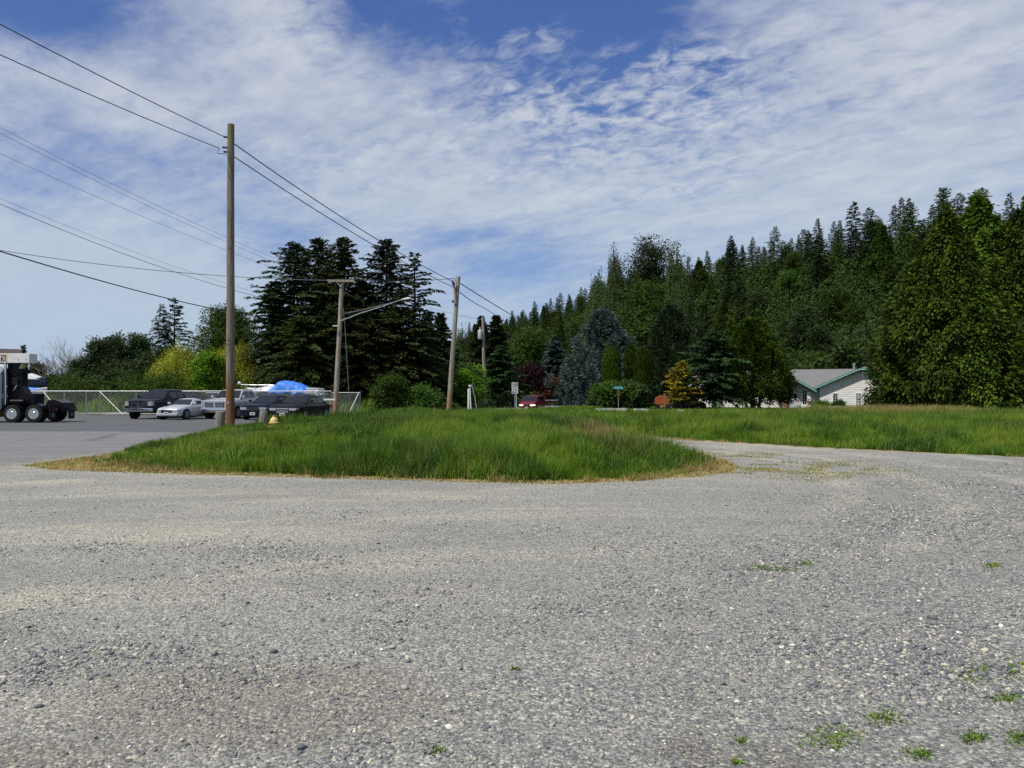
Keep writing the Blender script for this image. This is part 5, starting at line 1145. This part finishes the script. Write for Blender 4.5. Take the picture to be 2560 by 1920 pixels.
def truck():
    """black road tractor going away to the left; its near side faces the camera"""
    BK = paint('truck_black', (.010, .010, .014), .1); GREY = paint('truck_grey', (.16, .19, .22), .4)
    x0 = X_of(89, 42.8); t = thing('tractor_truck', 'black tractor truck with white boom box cut by the left edge', 'truck', (x0, 42.6, .008))
    # local: x to the right (rear), y away, near tyre face at y = 0
    ax = [0, -1.22]; r = .50
    def wheel(x, yface, s, dual=True):
        M = Matrix.Translation((x, yface, r)) @ Matrix.Rotation(R(90 * s), 4, 'X')   # axis points outwards
        w = MB().lathe([(r * .56, -.58), (r * .92, -.58), (r, -.53), (r, -.36), (r * .9, -.32), (r * .9, -.28), (r, -.24), (r, -.06), (r * .93, -.01), (r * .62, 0), (r * .58, -.03), (r * .52, -.20), (0, -.20)], 32, M).build('wheel', RUB, t, 40)
        MB().lathe([(r * .585, -.03), (r * .60, .004), (r * .555, .004), (r * .50, -.17), (.15, -.185), (.15, -.05), (.11, -.02), (0, -.02)], 32, M).build('rim', CHROME, w, 35)
    for x in ax: wheel(x, 0, 1); wheel(x, 2.45, -1)
    wheel(-5.6, .05, 1); wheel(-5.6, 2.40, -1)
    MB().box(-6.3, 1.05, .78, .98, .72, .98, None, .02).box(-6.3, 1.05, 1.47, 1.67, .72, .98, None, .02).build('frame', BK, t)
    for x in ax: MB().box(x - .09, x + .09, .25, 2.2, r - .09, r + .12).build('axle', BK, t)
    for x in ax:      # mudguards over the tyres
        pts = [(x + (r + .07) * math.cos(R(a)), r + (r + .07) * math.sin(R(a))) for a in range(20, 161, 14)]
        for yy in (.02, 1.86): MB().add([(p[0], yy, p[1]) for p in pts] + [(p[0], yy + .57, p[1]) for p in pts], [(i, i + 1, len(pts) + i + 1, len(pts) + i) for i in range(len(pts) - 1)]).build('mudguard', BK, t, 60)
    MB().prism([(.30, .65, 1.00), (.42, .65, 1.26), (.80, .65, 1.27), (1.25, .65, 1.10), (1.35, .65, .84), (1.15, .65, .60), (.35, .65, .70)], (0, 1.1, 0)).build('fifth_wheel_ramp', BK, t)
    MB().box(1.0, 1.08, .10, 2.35, .62, .86, None, .02).build('rear_bumper', BK, t)
    for yy in (.02, 1.85):
        f = MB().box(.86, .90, yy, yy + .60, .16, .96, None, .01).build('mudflap', RUB, t)
        for z, w in ((.72, .40), (.50, .22), (.42, .26), (.34, .18)): MB().box(.90, .903, yy + .3 - w / 2, yy + .3 + w / 2, z - .02, z + .02).build('flap_mark', plain('flap_ink', (.28, .28, .30), .6), f)
        MB().box(1.08, 1.10, yy + .2, yy + .45, .70, .80, None, .01).build('tail_light', REDL, t)
    # mast and machinery behind the cab
    MB().prism([(-2.0, .6, .98), (-1.9, .6, 2.45), (-1.80, .6, 3.35), (-1.12, .6, 3.35), (-1.02, .6, 3.1), (-1.02, .6, 2.0), (-.85, .6, 1.75), (-.72, .6, 1.45), (-.62, .6, 1.38), (-.62, .6, .98)], (0, .55, 0)).build('mast', BK, t)
    MB().box(-2.05, -.30, .62, 1.5, .98, 1.62, None, .04).build('machinery_box', BK, t)
    MB().box(-2.0, -.92, .52, 1.25, 2.74, 2.98, None, .04).build('mast_collar', BK, t)
    for (a, b) in (((-1.98, .42, 1.05), (-1.70, .42, 1.52)), ((-1.42, .52, 1.80), (-1.24, .52, 2.08))): MB().tube([a, b], .035, 8).build('strut', ALU, t)
    MB().box(-1.6, -1.2, .50, .60, 2.1, 2.5, None, .03).build('valve_block', RUB, t)
    for zz in (1.9, 2.25, 2.6): MB().tube([(-1.75, .55, zz), (-1.3, .52, zz + .08), (-1.1, .56, zz - .25)], .03, 6).build('air_hose', RUB, t)
    MB().tube([(-1.5, .40, 1.15), (-.75, .40, 1.15)], .16, 14).build('air_tank', BK, t, 40)
    bx = MB().box(-2.05, -.42, .30, 1.05, 3.33, 3.86, None, .02).build('boom_box', WHITE, t)
    lg = MB().box(-2.0, -1.72, .285, .298, 3.42, 3.78).build('logo_panel', plain('logo_red', (.22, .035, .03), .5), bx)
    pts = [(-1.98, 3.66), (-1.90, 3.72), (-1.80, 3.70), (-1.75, 3.60), (-1.78, 3.52), (-1.85, 3.47), (-1.95, 3.46), (-1.86, 3.52), (-1.84, 3.58), (-1.88, 3.64)]
    MB().prism([(a, .285, b) for a, b in pts], (0, -.004, 0)).build('logo_swoosh', plain('logo_silver', (.55, .55, .56), .4), bx)
    MB().box(-1.70, -1.66, .285, .299, 3.36, 3.84).build('yellow_stripe', plain('pale_yellow', (.75, .70, .35), .5), bx)
    for u in (-1.02, -.60): MB().box(u - .02, u + .02, .285, .299, 3.48, 3.56).build('latch', STEEL, bx)
    MB().prism([(-1.16, .55, 3.02), (-1.02, .55, 3.33), (-.90, .55, 3.33), (-1.02, .55, 3.02)], (0, .3, 0)).build('guide_plate', plain('guide_yellow', (.62, .55, .22), .5), t)
    MB().box(-3.6, -2.08, .32, 1.0, 3.28, 3.72, None, .03).build('boom_head', WHITE, t); MB().tube([(-2.15, .27, 3.52), (-2.15, .33, 3.52)], .08, 14).build('boom_pin', BK, t)
    # sleeper cab and bonnet
    st = [(-1.80, .85, 2.86), (-1.86, .72, 3.02), (-2.6, .70, 3.12), (-3.9, .70, 3.05), (-4.4, .70, 2.55), (-4.55, .72, 1.85), (-6.0, .75, 1.62), (-6.5, .80, 1.35)]
    MB().loft([[(x, .06 + .0, zb), (x, .03, zb + .3), (x, .08, zt - .25), (x, .35, zt), (x, 2.1, zt), (x, 2.37, zt - .25), (x, 2.42, zb + .3), (x, 2.39, zb)] for x, zb, zt in st]).build('cab', GREY, t, 35)
    MB().box(-4.35, -3.65, .015, .05, 1.75, 2.45, None, .02).build('side_window', GLASS, t); MB().box(-4.48, -4.40, .3, 2.1, 1.95, 2.5).build('windscreen', GLASS, t)
    MB().tube([(-3.4, .32, .58), (-1.95, .32, .58)], .28, 18).build('fuel_tank', plain('amber_tank', (.35, .19, .06), .4, .3), t, 40)
    MB().box(-1.83, -1.75, .1, .5, 1.35, 1.60, None, .02).build('work_lamp', LENS, t); MB().tube([(-1.78, .35, 1.0), (-1.78, .35, 3.6)], .07, 10).build('exhaust_stack', CHROME, t, 40)
truck()

def boats():
    BL = plain('tarp_blue', (.05, .22, .72), .5, 0, .4, .18, 4); HULLW = plain('boat_white', (.72, .73, .74), .3, 0, .5, .08)
    GRN = plain('boat_stripe', (.06, .085, .085), .4)
    def hull(t, L, W, zk, zg, m, bow=-1, deck=HULLW):
        rg = []
        for k in range(15):
            u = k / 14; w = W / 2 * min(1, (max(u, .004) * 1.55)) ** .55; x = L * u; kz = zk + (zg - zk) * .62 * (1 - min(1, u * 2.3)) ** 1.6; g = zg + .22 * (1 - u) ** 2
            rg.append([(x, -w, g), (x, -w * .96, (g + kz) / 2 + .02), (x, -w * .72, kz + .18 * (g - kz)), (x, 0, kz), (x, w * .72, kz + .18 * (g - kz)), (x, w * .96, (g + kz) / 2 + .02), (x, w, g), (x, w * .5, g + .05), (x, -w * .5, g + .05)])
        return MB().loft(rg).build('hull', m, t, 40)
    Y = 61.3; xb = X_of(617, Y); t = thing('motor_boat', 'white motor boat behind the dark sedans, bow to the left', 'boat', (xb, Y, 0), R(-2))
    L = X_of(805, Y) - xb; hull(t, L, 2.3, .75, 1.86, HULLW)
    rg = []
    for k in range(9):
        u = k / 8; x = L * (.06 + .36 * u); h = 1.90 + .42 * min(1, u * 1.2) ** .8; w = 1.0 * min(1, .25 + u * 1.2); rg.append([(x, -w, 1.8), (x, -w * .8, h - .08), (x, -w * .4, h), (x, w * .4, h), (x, w * .8, h - .08), (x, w, 1.8)])
    MB().loft(rg).build('foredeck', HULLW, t, 40)
    MB().prism([(L * .02, -1.165, 1.42), (L * .97, -1.165, 1.28), (L * .97, -1.165, 1.62), (L * .25, -1.165, 1.70)], (0, .03, 0)).build('hull_stripe', GRN, t)
    MB().tube([(-.35, -.55, 2.35), (.5, -.75, 2.32), (L * .42, -.95, 2.30)], .022, 6).tube([(.15, -.6, 2.33), (.35, -.55, 1.8)], .02, 6).tube([(.9, -.75, 2.31), (1.0, -.75, 1.95)], .02, 6).tube([(-.3, -.5, 2.35), (.0, 0, 1.95)], .02, 6).build('bow_rail', ALU, t)
    MB().lathe([(0, -.14), (.10, -.10), (.13, 0), (.10, .10), (0, .14)], 12, Matrix.Translation((-.38, -.55, 2.45))).build('bow_light', WHITE, t, 60)
    MB().box(L * .86, L * 1.0, -.95, .95, 1.65, 2.02, None, .05).box(L * .84, L * .985, -1.0, 1.0, 2.00, 2.08, None, .03).build('aft_seat', HULLW, t, 40)
    MB().box(L * .87, L * .965, -.985, -.955, 1.70, 1.98).build('mesh_panel', plain('mesh_grey', (.34, .36, .37), .6), t)
    MB().prism([(L * .96, -.9, 1.55), (L * 1.06, -.9, 1.62), (L * 1.06, -.9, 1.56), (L * .96, -.9, 1.45)], (0, 1.8, 0)).build('swim_platform', HULLW, t)
    # tarp: draped sheet with gathered, scalloped hem
    nu, nv = 46, 30; V = []; q = random.Random(3)
    prof = [(0, .36), (.10, .52), (.24, .92), (.34, .98), (.55, .90), (.78, .70), (.92, .46), (1, .22)]
    def pz(u):
        for (a, b), (c, d) in zip(prof, prof[1:]):
            if a <= u <= c: return b + (d - b) * (u - a) / (c - a)
        return .2
    for i in range(nu):
        u = i / (nu - 1); hem = .30 * abs(math.sin(u * PI * 2.7 + .6)) ** .6
        for j in range(nv):
            v = j / (nv - 1) * 2 - 1; a = abs(v); w = 1.20 - .1 * abs(u - .5)
            top = 1.78 + pz(u) * .92
            if a < .62: y = v / .62 * .78 * w; z = top - .16 * (a / .62) ** 2.2
            else: s = (a - .62) / .38; y = math.copysign(.78 * w + .22 * w * s ** .6, v); z = top - .16 - s * (top - .16 - (1.36 + hem))
            fold = .05 * (float(vnoise(u * 9 + v * 2.5, v * 3 - u * 4, 1.0, 61)) - .5) * 2 * (.4 + a) + .022 * math.sin(u * 31 + 7 * v + 3 * math.sin(u * 9)) * a + q.uniform(-.006, .006)
            V.append((L * (.345 + .505 * u), y + fold * (1 if v > 0 else -1), z + fold * .6))
    Fq = [(i * nv + j, i * nv + j + 1, (i + 1) * nv + j + 1, (i + 1) * nv + j) for i in range(nu - 1) for j in range(nv - 1)]
    o = MB().add(V, Fq).build('tarpaulin', BL, None, 180); sm = o.modifiers.new('thick', 'SOLIDIFY'); sm.thickness = .012; o.location = t.location; o.rotation_euler = t.rotation_euler
    tag(o, 'bright blue wrinkled tarpaulin draped over the white boat', 'tarpaulin')
    tr = thing('boat_trailer', 'low trailer carrying the white boat behind the sedans', 'trailer', (xb, Y, 0), R(-2))
    MB().box(.6, L, -.85, -.75, .52, .62).box(.6, L, .75, .85, .52, .62).box(L * .25, L * .3, -.85, .85, .52, .74).box(L * .75, L * .8, -.85, .85, .52, .74).build('frame', STEEL, tr)
    for s in (-1, 1): MB().lathe([(.12, -.1), (.32, -.1), (.34, 0), (.32, .1), (.12, .1)], 18, Matrix.Translation((L * .65, s * 1.05, .34)) @ Matrix.Rotation(R(90), 4, 'X')).build('wheel', RUB, tr, 40)
    # laid up yacht at the far left
    Y = 73; t = thing('cabin_cruiser', 'white cabin cruiser with dark blue hull behind the black truck', 'boat', (X_of(116, Y), Y, 0), PI)
    L = 9.5; hull(t, L, 3.0, 1.25, 2.95, plain('cruiser_blue', (.055, .075, .115), .35))
    MB().loft([[(x, -w, 3.0), (x, -w * .85, z - .1), (x, -w * .5, z), (x, w * .5, z), (x, w * .85, z - .1), (x, w, 3.0)] for x, w, z in ((.25, .2, 3.12), (1.2, .85, 3.45), (2.2, 1.15, 3.72), (3.0, 1.25, 3.85), (3.6, 1.3, 4.4), (6.0, 1.3, 4.5), (6.6, 1.3, 4.1), (8.8, 1.3, 3.4))]).build('cabin', HULLW, t, 35)
    for (a, b, z0, z1) in ((1.55, 2.5, 3.36, 3.46), (3.9, 5.8, 3.85, 4.2)):
        for s in (-1, 1): MB().prism([(a, s * 1.30, z0), (b, s * 1.30, z0 + .03), (b - .15, s * 1.24, z1 + .05), (a + .25, s * 1.24, z1)], (0, s * .012, 0)).build('cabin_window', GLASS, t)
    for x in (2.5, 7.0): MB().box(x - .1, x + .1, -.7, .7, 0, 1.5).build('cradle', POLE2, t)
    Y = 64.5; t = thing('covered_skiff', 'small skiff under a blue cover just right of the truck mast', 'boat', (X_of(118, Y), Y, .9), PI)
    h = hull(t, 3.0, 1.3, .45, 1.0, HULLW); MB().loft([[(x, -w, 1.02), (x, -w * .7, 1.02 + z), (x, w * .7, 1.02 + z), (x, w, 1.02)] for x, w, z in ((.4, .35, .05), (1.0, .58, .2), (2.0, .62, .26), (2.9, .6, .12))]).build('boat_cover', BL, t, 40)
    MB().box(.8, 1.0, -.5, .5, -.9, .55).box(2.2, 2.4, -.5, .5, -.9, .5).build('stand', POLE2, t)
boats()
# ------------------------------------------------------------------ buildings
def shed():
    Y = 122; t = thing('warehouse', 'dark brown roofed building at far left behind the truck', 'building', (X_of(46, Y), Y, 0), R(31))
    W = plain('warehouse_wall', (.40, .38, .38), .8); RF = plain('warehouse_roof', (.07, .055, .055), .8)
    MB().box(-16, 0, 0, 10, 0, 7.9).build('wall', W, t); MB().prism([(-16.5, -.6, 7.6), (.7, -.6, 7.6), (.1, 3.2, 8.75), (-16.5, 3.2, 8.75)], (0, 0, .14)).build('roof', RF, t)
    MB().prism([(-16.5, 3.2, 8.76), (.1, 3.2, 8.76), (.7, 10.5, 7.7), (-16.5, 10.5, 7.7)], (0, 0, .13)).build('roof', RF, t)
    for i in range(4): MB().box(-3 - i * 3.4, -1.6 - i * 3.4, -.03, .02, 5.4, 6.6).build('window', GLASS, t)
shed()
def house():
    Y0 = 86.0; o = at(2043, 1020, Y0); t = thing('white_house', 'white sided single storey house with grey roof and mint green fascia', 'house', (o.x, Y0, .0), R(-24))
    t.scale = (.97,) * 3
    m, N = mat('white_siding'); co = N.node('ShaderNodeTexCoord').outputs['Object']; n = N.noise(co, 1.5, 5); n2 = N.noise(N.scale(co, (1, 1, 9)), 1.2, 4)
    done(N, bsdf(N, N.mix(N.map(n2, .35, .7), (.80, .79, .76), (.68, .67, .63)), .6, 0, .3, n, .05))
    SID = m
    m, N = mat('grey_shingle'); co = N.node('ShaderNodeTexCoord').outputs['Object']
    br = N.node('ShaderNodeTexBrick'); N.l.new(N.scale(co, (1, 1, 1)), br.inputs[0]); br.inputs['Scale'].default_value = 3.2; br.inputs['Color1'].default_value = (.155, .155, .16, 1); br.inputs['Color2'].default_value = (.20, .20, .205, 1); br.inputs['Mortar'].default_value = (.12, .12, .125, 1)
    done(N, bsdf(N, N.mix(.55, br.outputs[0], N.mix(N.noise(co, .8, 5), (.15, .15, .155), (.225, .225, .23))), .9, 0, .15)); SH = m
    MINT = plain('mint_paint', (.25, .52, .44), .5, 0, .4, .08); DKTEAL = plain('drip_edge', (.03, .10, .10), .5); TRIM = plain('white_trim', (.78, .78, .77), .5, 0, .3, .06); DOOR = plain('door_paint', (.52, .49, .50), .5, 0, .3, .1)
    def siding(pts, y, nm='wall', step=.20):
        """lapped boards: outline in (u, z), each board tilted out at its foot"""
        bm = bmesh.new(); f = bm.faces.new([bm.verts.new((u, y, z)) for u, z in pts])
        z0 = min(p[1] for p in pts); z1 = max(p[1] for p in pts); z = z0 + step
        while z < z1: bmesh.ops.bisect_plane(bm, geom=bm.verts[:] + bm.edges[:] + bm.faces[:], plane_co=(0, 0, z), plane_no=(0, 0, 1)); z += step
        V = []; Fc = []
        for f in bm.faces:
            zl = min(v.co.z for v in f.verts); b = len(V); zh = max(v.co.z for v in f.verts)
            for v in f.verts: V.append((v.co.x, y - .022 * (1 - (v.co.z - zl) / step), v.co.z))
            Fc.append(tuple(range(b, len(V))))
            lo = sorted([v.co for v in f.verts], key=lambda c: c.z)[:2]
            if abs(lo[0].z - lo[1].z) < 1e-4:
                b = len(V); V += [(lo[0].x, y - .022, zl), (lo[1].x, y - .022, zl), (lo[1].x, y, zl), (lo[0].x, y, zl)]; Fc.append((b, b + 1, b + 2, b + 3))
        bm.free(); return MB().add(V, Fc).build(nm, SID, t)
    # gable front
    zE, zA, uA = 2.42, 4.55, 5.0
    siding([(.25, 0), (9.75, 0), (9.75, zE), (5.6, zA - .35), (4.4, zA - .35), (.25, zE)], 0)
    MB().box(.26, 9.74, .004, 9.0, .0, zE - .05).build('wall', SID, t)
    # roofs
    th = .12
    def slab(pts, nm='roof', m=SH): return MB().prism(pts, (0, 0, -th)).build(nm, m, t)
    y0 = -.62
    slab([(-.25, y0, zE), (4.45, y0, zA), (5.0, y0 + 1.3, zA + .22), (5.0, 9.3, zA + .22), (-.25, 9.3, zE)])
    slab([(10.25, y0, zE), (5.55, y0, zA), (5.002, y0 + 1.3, zA + .222), (5.002, 9.3, zA + .222), (10.25, 9.3, zE)])
    MB().prism([(4.46, y0 - .002, zA + .003), (5.54, y0 - .002, zA + .003), (5.0, y0 + 1.29, zA + .225)], (0, 0, -.03)).build('roof_hip', SH, t)
    # fascia boards
    def fascia(pts, y, w=.20):
        for a, b in zip(pts, pts[1:]):
            MB().prism([(a[0], y, a[1]), (b[0], y, b[1]), (b[0], y, b[1] - w), (a[0], y, a[1] - w)], (0, -.035, 0)).build('fascia', MINT, t)
            MB().prism([(a[0], y - .036, a[1] + .03), (b[0], y - .036, b[1] + .03), (b[0], y - .036, b[1] - .03), (a[0], y - .036, a[1] - .03)], (0, -.012, 0)).build('drip_edge', DKTEAL, t)
    fascia([(-.25, zE), (4.45, zA), (5.55, zA), (10.25, zE)], y0 - .004)
    # long wing to the left, ridge parallel to the front
    slab([(-15, .30, zE - .02), (4.2, .30, zE - .02), (4.2, 4.9, zA + .10), (-15, 4.9, zA + .10)], 'wing_roof'); slab([(-15, 4.902, zA + .101), (4.2, 4.902, zA + .101), (4.2, 9.2, zE - .02), (-15, 9.2, zE - .02)], 'wing_roof')
    siding([(-14.6, -.15), (.22, -.15), (.22, zE - .16), (-14.6, zE - .16)], .75, 'wing_wall'); MB().box(-14.58, .20, .76, 8.9, -.1, zE - .2).build('wing_wall', SID, t)
    MB().prism([(-14.9, .26, zE - .02), (-4.6, .26, zE - .02), (-4.6, .26, zE - .20), (-14.9, .26, zE - .20)], (0, -.03, 0)).build('fascia', MINT, t)
    # porch gable
    yp = -1.05; pa = [(-4.75, 2.12), (-2.85, 3.22), (-1.95, 3.22), (-.02, 2.05)]
    slab([(pa[0][0], yp, pa[0][1]), (pa[1][0], yp, pa[1][1]), (-2.4, yp + .7, 3.36), (-2.4, 2.6, 3.36), (pa[0][0], 2.6, pa[0][1])], 'porch_roof'); slab([(pa[3][0], yp, pa[3][1]), (pa[2][0], yp, pa[2][1]), (-2.398, yp + .7, 3.362), (-2.398, 2.6, 3.362), (pa[3][0], 2.6, pa[3][1])], 'porch_roof')
    MB().prism([(-2.84, yp - .002, 3.223), (-1.96, yp - .002, 3.223), (-2.4, yp + .69, 3.366)], (0, 0, -.03)).build('roof_hip', SH, t); fascia(pa, yp - .004, .19)
    siding([(-4.4, -.1), (-.42, -.1), (-.42, 2.2), (-1.95, 3.1), (-2.85, 3.1), (-4.4, 2.2)], .30, 'porch_wall')
    # door with oval light
    d = MB().box(-2.85, -1.95, .22, .27, 0, 2.05, None, .01).build('door', DOOR, t)
    MB().lathe([(0, 0), (.20, 0), (.20, .012), (0, .012)], 24, Matrix.Translation((-2.38, .215, 1.32)) @ Matrix.Rotation(R(90), 4, 'X') @ Matrix.Scale(1.9, 4, (0, 1, 0))).build('oval_pane', GLASS, d); MB().tube([(-2.05, .20, .98), (-2.05, .14, .98)], .03, 8).build('handle', CHROME, d)
    for u in (-2.93, -1.87): MB().box(u - .07, u + .07, .19, .27, 0, 2.12).build('door_frame', plain('pale_mint', (.50, .66, .58), .5), t)
    MB().box(-3.0, -1.80, .19, .27, 2.12, 2.24).build('door_frame', TRIM, t)
    def window(u0, u1, z0, z1, y, cols=2, rows=4, curtain=False):
        w = MB().box(u0 - .09, u1 + .09, y - .05, y - .005, z0 - .10, z0, None).box(u0 - .09, u1 + .09, y - .05, y - .005, z1, z1 + .09).box(u0 - .09, u0, y - .05, y - .005, z0, z1).box(u1, u1 + .09, y - .05, y - .005, z0, z1).build('window', TRIM, t)
        MB().box(u0, u1, y - .028, y - .022, z0, z1).build('pane', GLASS if not curtain else plain('curtained_pane', (.30, .30, .31), .25, 0, .6, .3, 3), w)
        g = MB()
        for i in range(1, cols): u = u0 + (u1 - u0) * i / cols; g.box(u - .014, u + .014, y - .040, y - .0285, z0, z1)
        for i in range(1, rows): z = z0 + (z1 - z0) * i / rows; g.box(u0, u1, y - .041, y - .0286, z - .014, z + .014)
        g.build('muntins', TRIM, w)
    window(-1.58, -1.18, .42, 2.02, .28, 2, 5); window(-3.5, -3.1, .42, 1.75, .28, 2, 4)
    window(1.70, 2.16, .62, 1.70, -.02, 2, 4); window(4.10, 4.62, .12, 1.72, -.02, 2, 4, True)
    sh = MB().box(-1.06, -.66, -.40, -.34, .86, 1.86, None, .01).build('shutter', TRIM, t)
    sl = MB().box(5.55, 7.6, -.05, -.01, .1, 1.95).build('sliding_door', TRIM, t)
    for a, b in ((5.62, 6.52), (6.63, 7.53)): MB().box(a, b, -.062, -.051, .18, 1.88).build('pane', GLASS, sl)
    MB().box(-1.66, -1.06, .12, .27, -.1, .36).build('planter_box', TRIM, t)
    ch = MB().lathe([(.13, 4.2), (.13, 5.05), (.19, 5.06), (.19, 5.13), (.0, 5.2)], 14, Matrix.Translation((3.9, 2.6, 0))).build('flue', plain('flue_steel', (.42, .46, .50), .4, .5), t, 40)
    MB().box(5.2, 8.6, -1.3, -1.24, .15, .20).box(5.2, 8.6, -1.3, -1.24, .75, .82).build('deck_rail', plain('deck_grey', (.20, .20, .21), .7), t)
    for i in range(8): MB().box(5.25 + i * .46, 5.31 + i * .46, -1.29, -1.25, -.05, .75).build('baluster', plain('deck_grey2', (.20, .20, .21), .7), t)
    MB().box(5.1, 8.7, -1.35, -.06, -.05, .06).build('deck', plain('deck_board', (.18, .16, .14), .8), t)
    return t
H = house()
def hw(u, v, z): return H.matrix_basis @ Vector((u, v, z))
def yard_things():
    q = hw(-2.35, -.55, 0); t = thing('wagon_wheel', 'white wagon wheel leaning in front of the house door', 'wheel', q, R(-24)); t.rotation_euler = (R(-14), 0, R(-24))
    rw = plain('wheel_white', (.62, .60, .60), .6); mb = MB(); mb.tube([(.52 * math.cos(a * PI / 14), 0, .58 + .52 * math.sin(a * PI / 14)) for a in range(29)], .035, 6, cap=False); mb.build('felloe', rw, t, 60)
    for k in range(4): a = k * PI / 4 + .3; MB().tube([(.5 * math.cos(a), 0, .58 + .5 * math.sin(a)), (-.5 * math.cos(a), .0, .58 - .5 * math.sin(a))], .025, 5).build('spoke', rw, t)
    MB().tube([(0, -.08, .58), (0, .08, .58)], .08, 10).build('hub', rw, t)
    q = hw(-3.45, -1.0, 0); t = thing('wooden_post', 'squat brown timber post left of the house door', 'post', q, R(-24)); MB().box(-.28, .22, -.2, .2, -.1, .98, None, .03).build('timber', POLE3, t)
    MB().box(-.31, .25, -.23, .23, .98, 1.03, None, .01).build('cap', POLE3, t)
    q = hw(-.45, -.9, 0); t = thing('stair_rail', 'brown sloping stair rail right of the house door', 'rail', q, R(-24)); MB().tube([(-.5, 0, 1.05), (.05, -.1, .95), (.5, -.5, .25)], .05, 6).build('handrail', POLE3, t)
    for (x, y, z) in ((-.45, 0, 1.0), (.08, -.1, .9), (.48, -.48, .25)): MB().box(x - .04, x + .04, y - .04, y + .04, -.1, z).build('baluster', POLE3, t)
    # low white picket edging
    def pickets(label, px0, px1, Y, h):
        x0, x1 = X_of(px0, Y), X_of(px1, Y); t = thing('picket_fence', label, 'fence', (x0, Y, gz((x0 + x1) / 2, Y)), R(1.5), 'low white picket edging'); L = x1 - x0; n = int(L / .135); mb = MB(); r = random.Random(2)
        for i in range(n):
            u = i * .135; w = .045; hh = h + r.uniform(-.02, .02); mb.prism([(u - w, 0, -.3), (u + w, 0, -.3), (u + w, 0, hh - .05), (u, 0, hh), (u - w, 0, hh - .05)], (0, .015, 0))
        mb.build('pickets', WHITE, t); MB().box(-.05, L, .016, .035, h * .35, h * .35 + .05).box(-.05, L, .016, .035, h * .75, h * .75 + .05).build('rail', WHITE, t)
    def fh(y_px, Y, x): return CAM_H - (y_px - HOR) / F * Y - gz(x, Y)
    Y = 60; pickets('longer low white picket edging in front of the clipped columns', 1491, 1571, Y, fh(1020, Y, X_of(1530, Y))); pickets('shorter low white picket edging under the paired columns', 1586, 1622, Y, fh(1021, Y, X_of(1600, Y))); pickets('tiny piece of white picket edging under the golden cypress', 1696, 1714, Y, fh(1024, Y, X_of(1700, Y)))
    Y = 78; t = thing('garden_cart', 'orange brown box cart with arched end at left of golden cypress', 'cart', (X_of(1655, Y), Y, .0)); OR = plain('orange_wood', (.36, .085, .022), .6, 0, .3, .2)
    MB().box(-.68, .62, -.3, .35, .55, 1.15, None, .03).build('box', OR, t); MB().prism([(.62 * u, -.31, 1.15 + .32 * math.cos(u * PI / 2 - .0) * 1) for u in [x / 6 for x in range(-6, 7)]] , (0, .6, 0)).build('arched_end', OR, t)
    MB().box(-.55, .62, -.32, .36, .40, .48).build('rail', plain('grey_rail', (.35, .33, .30), .7), t)
    for u in (-.5, .5): MB().lathe([(0, -.04), (.28, -.04), (.28, .04), (0, .04)], 16, Matrix.Translation((u, -.36, .28)) @ Matrix.Rotation(R(90), 4, 'X')).build('wheel', RUB, t, 40)
    t = thing('garden_stake', 'thin brown stake standing before the orange cart', 'stake', (X_of(1661, 76), 76, 0)); MB().tube([(0, 0, -.2), (.03, 0, 1.6)], .05, 6).build('stake', POLE3, t); MB().box(-.10, .16, -.03, .03, 1.5, 1.62).build('crosspiece', POLE3, t)
    Y = 68; x = X_of(2092, Y); t = thing('upturned_tub', 'rounded blue grey tub shape low in the grass before the house wall', 'tub', (x, Y, gz(x, Y) - .05)); GB = plain('tub_grey', (.16, .185, .21), .45)
    MB().lathe([(.86, 0), (.84, .30), (.74, .44), (.5, .52), (.2, .55), (0, .555)], 28, None, 1, .6).build('shell', GB, t, 60); MB().lathe([(.875, .0), (.89, .02), (.875, .10), (.85, .10)], 28, None, 1, .6).build('lip', plain('tub_lip', (.34, .37, .40), .4), t, 60)
    Y = 72; x = X_of(2521, Y); t = thing('storage_bin', 'blue bin with white panelled front under the rightmost cedar', 'bin', (x, Y, 0)); BLU = plain('bin_blue', (.03, .08, .26), .5)
    MB().box(-.70, .22, -.4, .5, -.1, .68, None, .02).build('body', BLU, t); MB().prism([(-.74, -.45, .68), (.26, -.45, .68), (.26, .1, .88), (-.74, .1, .88)], (0, .5, 0)).build('lid', BLU, t); pn = MB().box(-.66, -.02, -.415, -.401, .05, .62).build('front_panel', plain('panel_white', (.50, .56, .66), .5), t)
    MB().box(-.50, -.25, -.42, -.4155, .12, .50).build('panel_mark', plain('mark_teal', (.07, .16, .24), .5), pn)
    t = thing('bench_frame', 'white framed bench beside the blue bin at right edge', 'bench', (X_of(2546, 71.5), 71.5, 0)); CR = plain('cream_white', (.58, .57, .50), .6)
    for u in (-.42, .48): MB().box(u - .06, u + .06, -.05, .05, -.1, .62, None, .01).build('post', CR, t)
    MB().box(-.36, .42, -.25, .25, .08, .14, None, .01).build('seat', CR, t); MB().box(-.36, .42, -.02, .02, .42, .46).build('back_rail', CR, t)
    t = thing('yard_gnome_post', 'small white post glimpsed under the cedars', 'post', (X_of(2430, 72), 72, 0)); MB().tube([(0, 0, -.1), (0, 0, .4), (.03, 0, .75)], [.14, .13, .07], 10).build('post', WHITE, t, 50); t.name = 'white_post'
yard_things()
